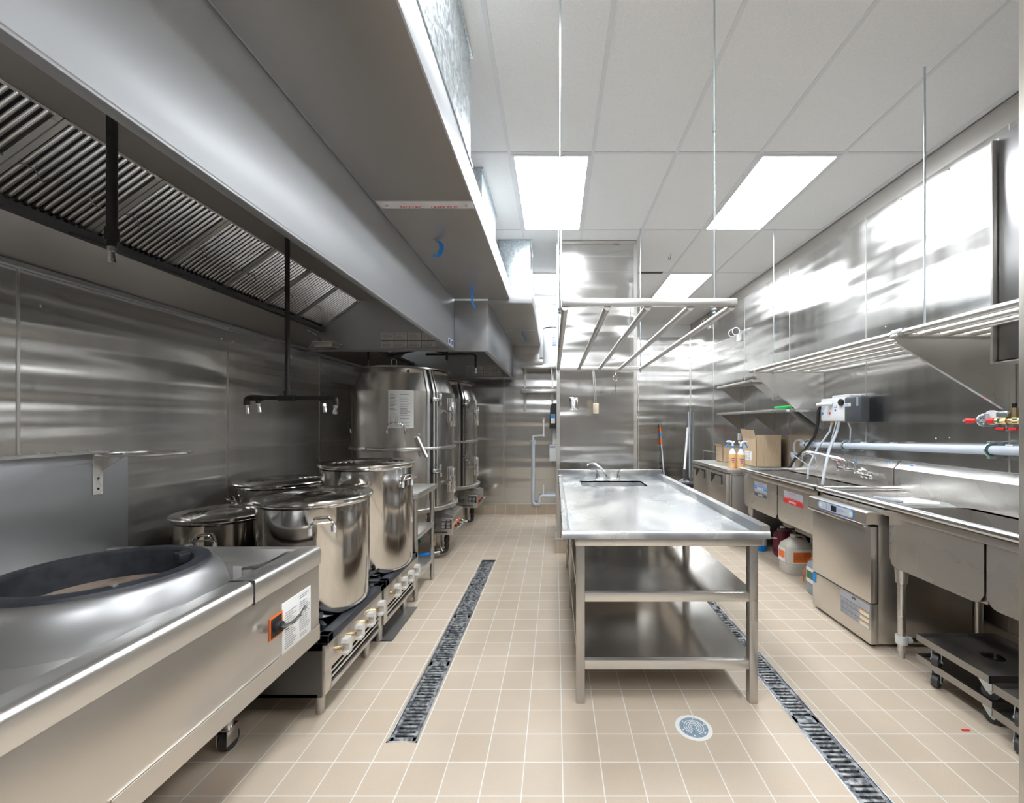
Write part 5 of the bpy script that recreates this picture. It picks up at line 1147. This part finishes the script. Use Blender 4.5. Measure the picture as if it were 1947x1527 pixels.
# jugs and crate below the far sink
def jug(label, x, y, w_, d_, h, mt, label_col, txt, band, rot=0, cap='white_plastic'):
    t = thing('jug', label, 'jug', (x, y, 0), 'cleaning chemical jugs under the far sink')
    q = MB(); N = 32; prof = [(0, .002), (.93, .0), (1, .02), (1, .26*h), (.97, .27*h), (.97, .30*h), (1, .31*h), (1, .72*h), (.93, .80*h), (.55, .93*h), (.30, .97*h), (.22, .99*h)]
    for i, (r, z) in enumerate(prof):
        for k in range(N):
            a = 2*PI*k/N; e = 4.0 if i < 9 else 2.4; ca, sa = math.cos(a), math.sin(a); R_ = (abs(ca)**e+abs(sa)**e)**(-1/e)
            q.v.append((x+r*w_/2*R_*ca-(w_*.12 if i > 9 else 0), y+r*d_/2*R_*sa, z))
    for i in range(len(prof)-1):
        for k in range(N): q.f.append((i*N+k, i*N+(k+1) % N, (i+1)*N+(k+1) % N, (i+1)*N+k))
    q.f.append(tuple(range((len(prof)-1)*N, len(prof)*N)))
    b_ = q.build('body', mt, t)
    MB().cyl((x-w_*.12, y, .98*h), (x-w_*.12, y, 1.06*h), .026, seg=20).build('cap', cap, t)
    MB().tube(bend([(x-w_*.05, y, .96*h), (x+.0, y, 1.03*h), (x+w_*.25, y, 1.0*h), (x+w_*.36, y, .84*h)], .03), .012, 10).build('handle', mt, t)
    if label_col:
        xf_ = x-w_/2-.0015
        l1 = MB().plate((xf_, y+d_*.30, h*.32), (0, -1, 0), (0, 0, 1), d_*.60, h*.38, .0015).build('front_label', 'paper', t)
        yf_ = y-d_/2-.0015
        l2 = MB().plate((x-w_*.34, yf_, h*.32), (1, 0, 0), (0, 0, 1), w_*.68, h*.38, .0015).build('side_label', 'paper', t)
        MB().plate((xf_-.0015, y+d_*.26, h*.42), (0, -1, 0), (0, 0, 1), d_*.50, h*.20, .0008).build('colour_block', label_col, l1)
        MB().plate((x-w_*.32, yf_-.0015, h*.36), (1, 0, 0), (0, 0, 1), w_*.60, h*.28, .0008).build('colour_block', label_col, l2)
        for j, s_ in enumerate(txt): text(s_, .020, (x-w_*.30, yf_-.0024, h*(.56-.065*j)), '-y', 'ink', l2, fit=w_*.45)
        q = MB(); q.cyl((x+w_*.20, yf_-.003, h*.39), (x+w_*.20, yf_-.002, h*.39), .016, seg=14); q.build('round_mark', 'grey_label', l2)
    return t
jug('white jug with an orange label under the far sink', 2.28, 3.98, .27, .20, .335, 'jug_white', 'orange', ('LIQUID', 'DISHWASHER', 'DETERGENT'), None)
jug('grey jug with a green label beside the dishwasher', 2.20, 3.44, .22, .20, .315, 'jug_grey', 'deep_green', (), None)
jug('dark red jug behind the white jug', 2.42, 4.44, .19, .19, .30, 'dark_red', None, (), None)
t = thing('pail', 'small white and blue pail on the floor, seen past the table corner', 'pail', (2.27, 4.70, 0))
MB().lathe([(0, .002), (.060, 0), (.066, .01), (.066, .065)], (2.27, 4.66), 32).build('blue_base', 'sticker_blue', t)
MB().lathe([(.0665, .065), (.0665, .20), (.055, .23), (.03, .235), (0, .235)], (2.27, 4.66), 32).build('white_body', 'grey_light', t)
t = thing('crate', 'black perforated plastic crate against the right wall under the sink', 'crate', (2.6, 4.6, 0))
q = MB(); x0, x1, y0, y1 = 2.60, 2.70, 3.86, 4.60
q.box(x0+.005, x1, y0, y1, .0, .01); q.box(x1-.005, x1, y0, y1, 0, .36); q.box(x0, x1, y0, y0+.005, 0, .36); q.box(x0, x1, y1-.005, y1, 0, .36); q.box(x0-.006, x0+.004, y0, y1, .345, .365)
for k in range(25): yy = y0+(y1-y0)*k/24.5; q.box(x0, x0+.004, yy, yy+.014, .0, .35)
for k in range(12): zz = .03*k; q.box(x0+.0005, x0+.0035, y0, y1, zz, zz+.014)
q.build('basket', 'black', t)
tag(MB().tube([(2.34, 3.62, .42), (2.28, 3.62, .34), (2.22, 3.66, .22), (2.19, 3.70, .12), (2.19, 3.72, .01)], .005, 8).build('red_tube', 'orange'), 'thin orange-red tube hanging between the two labelled jugs', 'tube')
t = thing('drain_line', 'dark drain pipe with a chrome lever under the far sink', 'pipe', (2.3, 4.0, .38))
MB().tube(bend([(2.32, 4.25, .43), (2.32, 4.25, .385), (2.32, 3.6, .385), (2.32, 3.6, .43)], .03), .022, 12).build('pipe', 'brushed_dark', t)
q = MB(); q.cyl((2.14, 4.05, .385), (2.32, 4.05, .385), .011, seg=8); q.build('lever', 'dark_metal', t); MB().cyl((2.56, 4.18, .0), (2.56, 4.18, .50), .024, seg=12).build('riser', 'grey_pvc', t)

# ================================================================== REFRIGERATOR, BOXES, BOTTLES
t = thing('worktop_refrigerator', 'two-door steel worktop refrigerator beyond the far sink', 'refrigerator', (2.3, 5.3, 0))
ry0, ry1, rx0, rx1 = 4.735, 5.92, 1.945, 2.66
MB().box(rx0+.03, rx1, ry0+.01, ry1-.01, .11, .845, .004).build('cabinet', 'hood_dark', t)
MB().box(rx0-.012, rx1+.03, ry0, ry1, .842, .882, .004).build('worktop', 'brushed', t)
dm = MB()
for (a, b_) in ((ry0+.03, 5.335), (5.345, ry1-.02)):
    d_ = MB().box(rx0-.01, rx0+.03, a, b_, .17, .825, .006).build('door', 'appliance_steel', t)
    q = MB(); h0 = b_-.10; q.box(rx0-.020, rx0-.009, h0-.36, h0-.02, .782, .797, .002); q.box(rx0-.020, rx0-.009, h0-.36, h0-.345, .69, .797, .002); q.prism([(h0-.02, .782), (h0-.15, .782), (h0-.02, .68)], 'x', rx0-.016, rx0-.009); q.build('handle', 'black', d_)
MB().box(rx0-.006, rx0+.02, 5.3355, 5.3445, .17, .825).build('door_gap', 'black', t)
MB().box(rx0+.01, rx0+.03, ry0+.02, ry1-.02, .11, .165).build('vent_grille', 'dark_metal', t)
q = MB(); q.plate((rx0-.0105, ry1-.03, .765), (0, -1, 0), (0, 0, 1), .09, .03, .001); q.build('name_plate', 'ink', t)
MB().box(rx0+.028, rx0+.046, ry0+.003, ry0+.010, .12, .83, .002).build('corner_strip', 'chrome_soft', t); MB().box(rx0+.05, rx1, ry0+.003, ry0+.010, .815, .83, .002).build('top_strip', 'chrome_soft', t)
for (x, y) in ((rx0+.09, ry0+.10), (rx0+.09, ry1-.10), (rx1-.09, ry0+.10), (rx1-.09, ry1-.10)):
    q = MB(); q.cyl((x-.014, y, .05), (x+.014, y, .05), .05, seg=20); lg = q.build('caster', 'rubber', t); MB().box(x-.024, x+.024, y-.03, y+.03, .06, .115, .003).build('caster_fork', 'zinc', lg)
t = thing('towel_bar', 'small chrome bar standing at the back of the refrigerator top', 'bar', (2.4, 5.9, .882))
MB().tube(bend([(2.06, 5.88, .882), (2.06, 5.88, 1.02), (2.24, 5.70, 1.0), (2.24, 5.70, .882)], .012), .006, 8).build('bar', 'chrome', t)
t = thing('cardboard_box', 'small opened cardboard box at the back of the refrigerator top', 'box', (2.42, 5.72, .883))
q = MB(); x0, x1, y0, y1, z0, z1 = 2.23, 2.62, 5.60, 5.84, .883, 1.075; e = .005
q.box(x0, x0+e, y0, y1, z0, z1); q.box(x1-e, x1, y0, y1, z0, z1); q.box(x0, x1, y0, y0+e, z0, z1); q.box(x0, x1, y1-e, y1, z0, z1); q.box(x0, x1, y0, y1, z0, z0+e); q.build('carton', 'cardboard', t)
for pts in ([(x0, y0, z1), (x0, y1, z1), (x0-.03, y1, z1+.045), (x0-.03, y0, z1+.045)], [(x0, y0, z1), (x1, y0, z1), (x1-.02, y0-.03, z1+.035), (x0+.02, y0-.03, z1+.035)]):
    q = MB(); P_ = [Vector(p) for p in pts]; q.add(P_+[p+Vector((.002, .004, .0)) for p in P_], [(0, 1, 2, 3), (4, 5, 6, 7), (0, 1, 5, 4), (1, 2, 6, 5), (2, 3, 7, 6), (3, 0, 4, 7)]); q.build('flap', 'cardboard', t)
t = thing('cardboard_box', 'large cardboard box with a white label beside the spray bottles', 'box', (2.53, 5.15, .883))
q = MB(); x0, x1, y0, y1, z0, z1 = 2.375, 2.675, 4.98, 5.33, .883, 1.215
q.box(x0, x0+e, y0, y1, z0, z1); q.box(x1-e, x1, y0, y1, z0, z1); q.box(x0, x1, y0, y0+e, z0, z1+.05); q.box(x0, x1, y1-e, y1, z0, z1); q.box(x0, x1, y0, y1, z0, z0+e); q.build('carton', 'cardboard', t)
q = MB(); P_ = [Vector(p) for p in [(x0, y0+.004, z1-.12+.12), (x0, y1, z1), (x0-.025, y1+.02, z1+.115), (x0-.02, y0+.03, z1+.105)]]; q.add(P_+[p+Vector((.004, 0, 0)) for p in P_], [(0, 1, 2, 3), (4, 5, 6, 7), (0, 1, 5, 4), (1, 2, 6, 5), (2, 3, 7, 6), (3, 0, 4, 7)]); q.build('flap', 'cardboard', t)
lb = MB().plate((x0-.0003, 5.27, .95), (0, -1, 0), (0, 0, 1), .18, .11, .001).build('shipping_label', 'paper', t); lines((x0-.0013, 5.26, .955), '-x', .15, .095, 5, 'light_ink', lb, 2)
def sprayer(label, x, y, a):
    t = thing('spray_bottle', label, 'spray bottle', (x, y, .883), 'spray bottles on the refrigerator top')
    MB().lathe([(0, .884), (.040, .883), (.044, .89), (.044, 1.03), (.040, 1.045)], (x, y), 28).build('amber_part', 'amber_liquid', t)
    MB().lathe([(.040, 1.045), (.030, 1.075), (.017, 1.10), (.015, 1.125)], (x, y), 28).build('clear_shoulder', 'white_plastic', t)
    MB().cyl((x, y, 1.115), (x, y, 1.137), .0185, seg=16).build('collar', 'sticker_blue', t)
    u = Vector((math.cos(a), math.sin(a), 0)); c = Vector((x, y, 1.165))
    q = MB(); q.tube([c-Vector((0, 0, .03)), c, c+u*.02+Vector((0, 0, .022)), c+u*.055+Vector((0, 0, .026)), c+u*.07+Vector((0, 0, .02))], [.013, .013, .015, .012, .009], 10); q.tube([c+u*.0+Vector((0, 0, .0)), c-u*.025+Vector((0, 0, .025))], .011, 8); q.build('spray_head', 'white_plastic', t)
    q = MB(); q.tube([c+u*.045+Vector((0, 0, .018)), c+u*.055+Vector((0, 0, -.01)), c+u*.075+Vector((0, 0, -.045))], [.010, .008, .006], 8); q.build('trigger', 'sticker_blue', t)
    for k in range(3): q = MB(); q.lathe([(.0447, .945+.022*k), (.0447, .953+.022*k)], (x, y), 5, -.5-.1*k, .0+.12*k); q.build('purple_print', 'purple', t)
plain('purple', (.22, .05, .42), .5)
sprayer('amber spray bottle with its trigger pointing left', 2.075, 4.93, PI)
sprayer('amber spray bottle with its trigger pointing right, nearest the large box', 2.135, 4.84, -.1)

# ================================================================== MOPS AT THE BACK
t = thing('broom', 'broom with a blue and orange handle leaning on the back wall', 'broom', (2.1, 8.2, 0))
a_, b_ = Vector((2.135, 8.15, .02)), Vector((2.09, 8.425, 1.37))
def seg_(k0, k1, r, mt, nm): MB().cyl(a_.lerp(b_, k0), a_.lerp(b_, k1), r, seg=12).build(nm, mt, t)
seg_(.08, .70, .012, 'light_pvc', 'handle'); seg_(.70, .96, .017, 'orange', 'grip'); seg_(.81, .87, .0178, 'sticker_blue', 'grip_band'); seg_(.95, 1.0, .018, 'dark_metal', 'end_cap')
MB().box(2.0, 2.28, 8.11, 8.19, .02, .09, .01).build('head', 'red', t)
t = thing('mop', 'mop with a white metal handle standing in the black bucket', 'mop', (2.25, 7.6, 0))
MB().cyl((2.22, 7.25, .56), (2.50, 7.95, 1.30), .020, seg=12).build('handle', 'white_plastic', t)
MB().cyl((2.215, 7.24, .42), (2.225, 7.26, .60), .026, seg=12).build('clamp', 'charcoal', t)
q = MB()
for k in range(9): q.tube([(2.215, 7.24, .45), (2.12+.02*k, 7.2+.01*k, .40), (2.06+.035*k, 7.15+.01*k, .37-.01*(k % 3))], .012, 6)
q.build('mop_strands', 'grey_label', t)
t = thing('mop_bucket', 'black mop bucket on the floor left of the refrigerator', 'bucket', (2.35, 7.2, 0))
q = MB(); x0, x1, y0, y1 = 2.16, 2.60, 7.0, 7.36
q.prism([(x0+.03, .04), (x1-.03, .04), (x1, .38), (x0, .38)], 'y', y0, y1); q.build('tub', 'mop_bucket', t)
q = MB(); q.box(x0-.01, x1+.01, y0-.01, y0+.02, .365, .39, .004); q.box(x0-.01, x1+.01, y1-.02, y1+.01, .365, .39, .004); q.box(x0-.01, x0+.02, y0, y1, .365, .39, .004); q.box(x1-.02, x1+.01, y0, y1, .365, .39, .004); q.build('rim', 'mop_bucket', t)
for (x, y) in ((x0+.06, y0+.05), (x1-.06, y0+.05), (x0+.06, y1-.05), (x1-.06, y1-.05)): MB().cyl((x-.015, y, .025), (x+.015, y, .025), .025, seg=14).build('wheel', 'rubber', t)
tag(MB().cyl((2.69, 8.42, .3), (2.66, 8.40, 1.62), .011, seg=10).build('pole', 'light_pvc'), 'thin pale pole standing in the back right corner', 'pole')
tag(MB().cyl((2.56, 8.0, 1.27), (2.64, 8.43, 1.34), .010, seg=8).build('wall_hook_bar', 'brushed') if False else MB().box(XR-.03, XR-.001, 6.15, 6.19, 1.15, 1.25, .004).build('wall_bracket', 'white_plastic'), 'short white bracket on the right wall above the spray bottles', 'bracket')
tag(MB().box(2.55, 2.575, 6.90, 6.93, 0, 0.01).build('x', 'red') if False else MB().box(1.87, 1.905, 1.93, 1.94, .0005, .003).build('red_scrap', 'red'), 'tiny red plastic scrap on the tiles by the dollies', 'scrap')
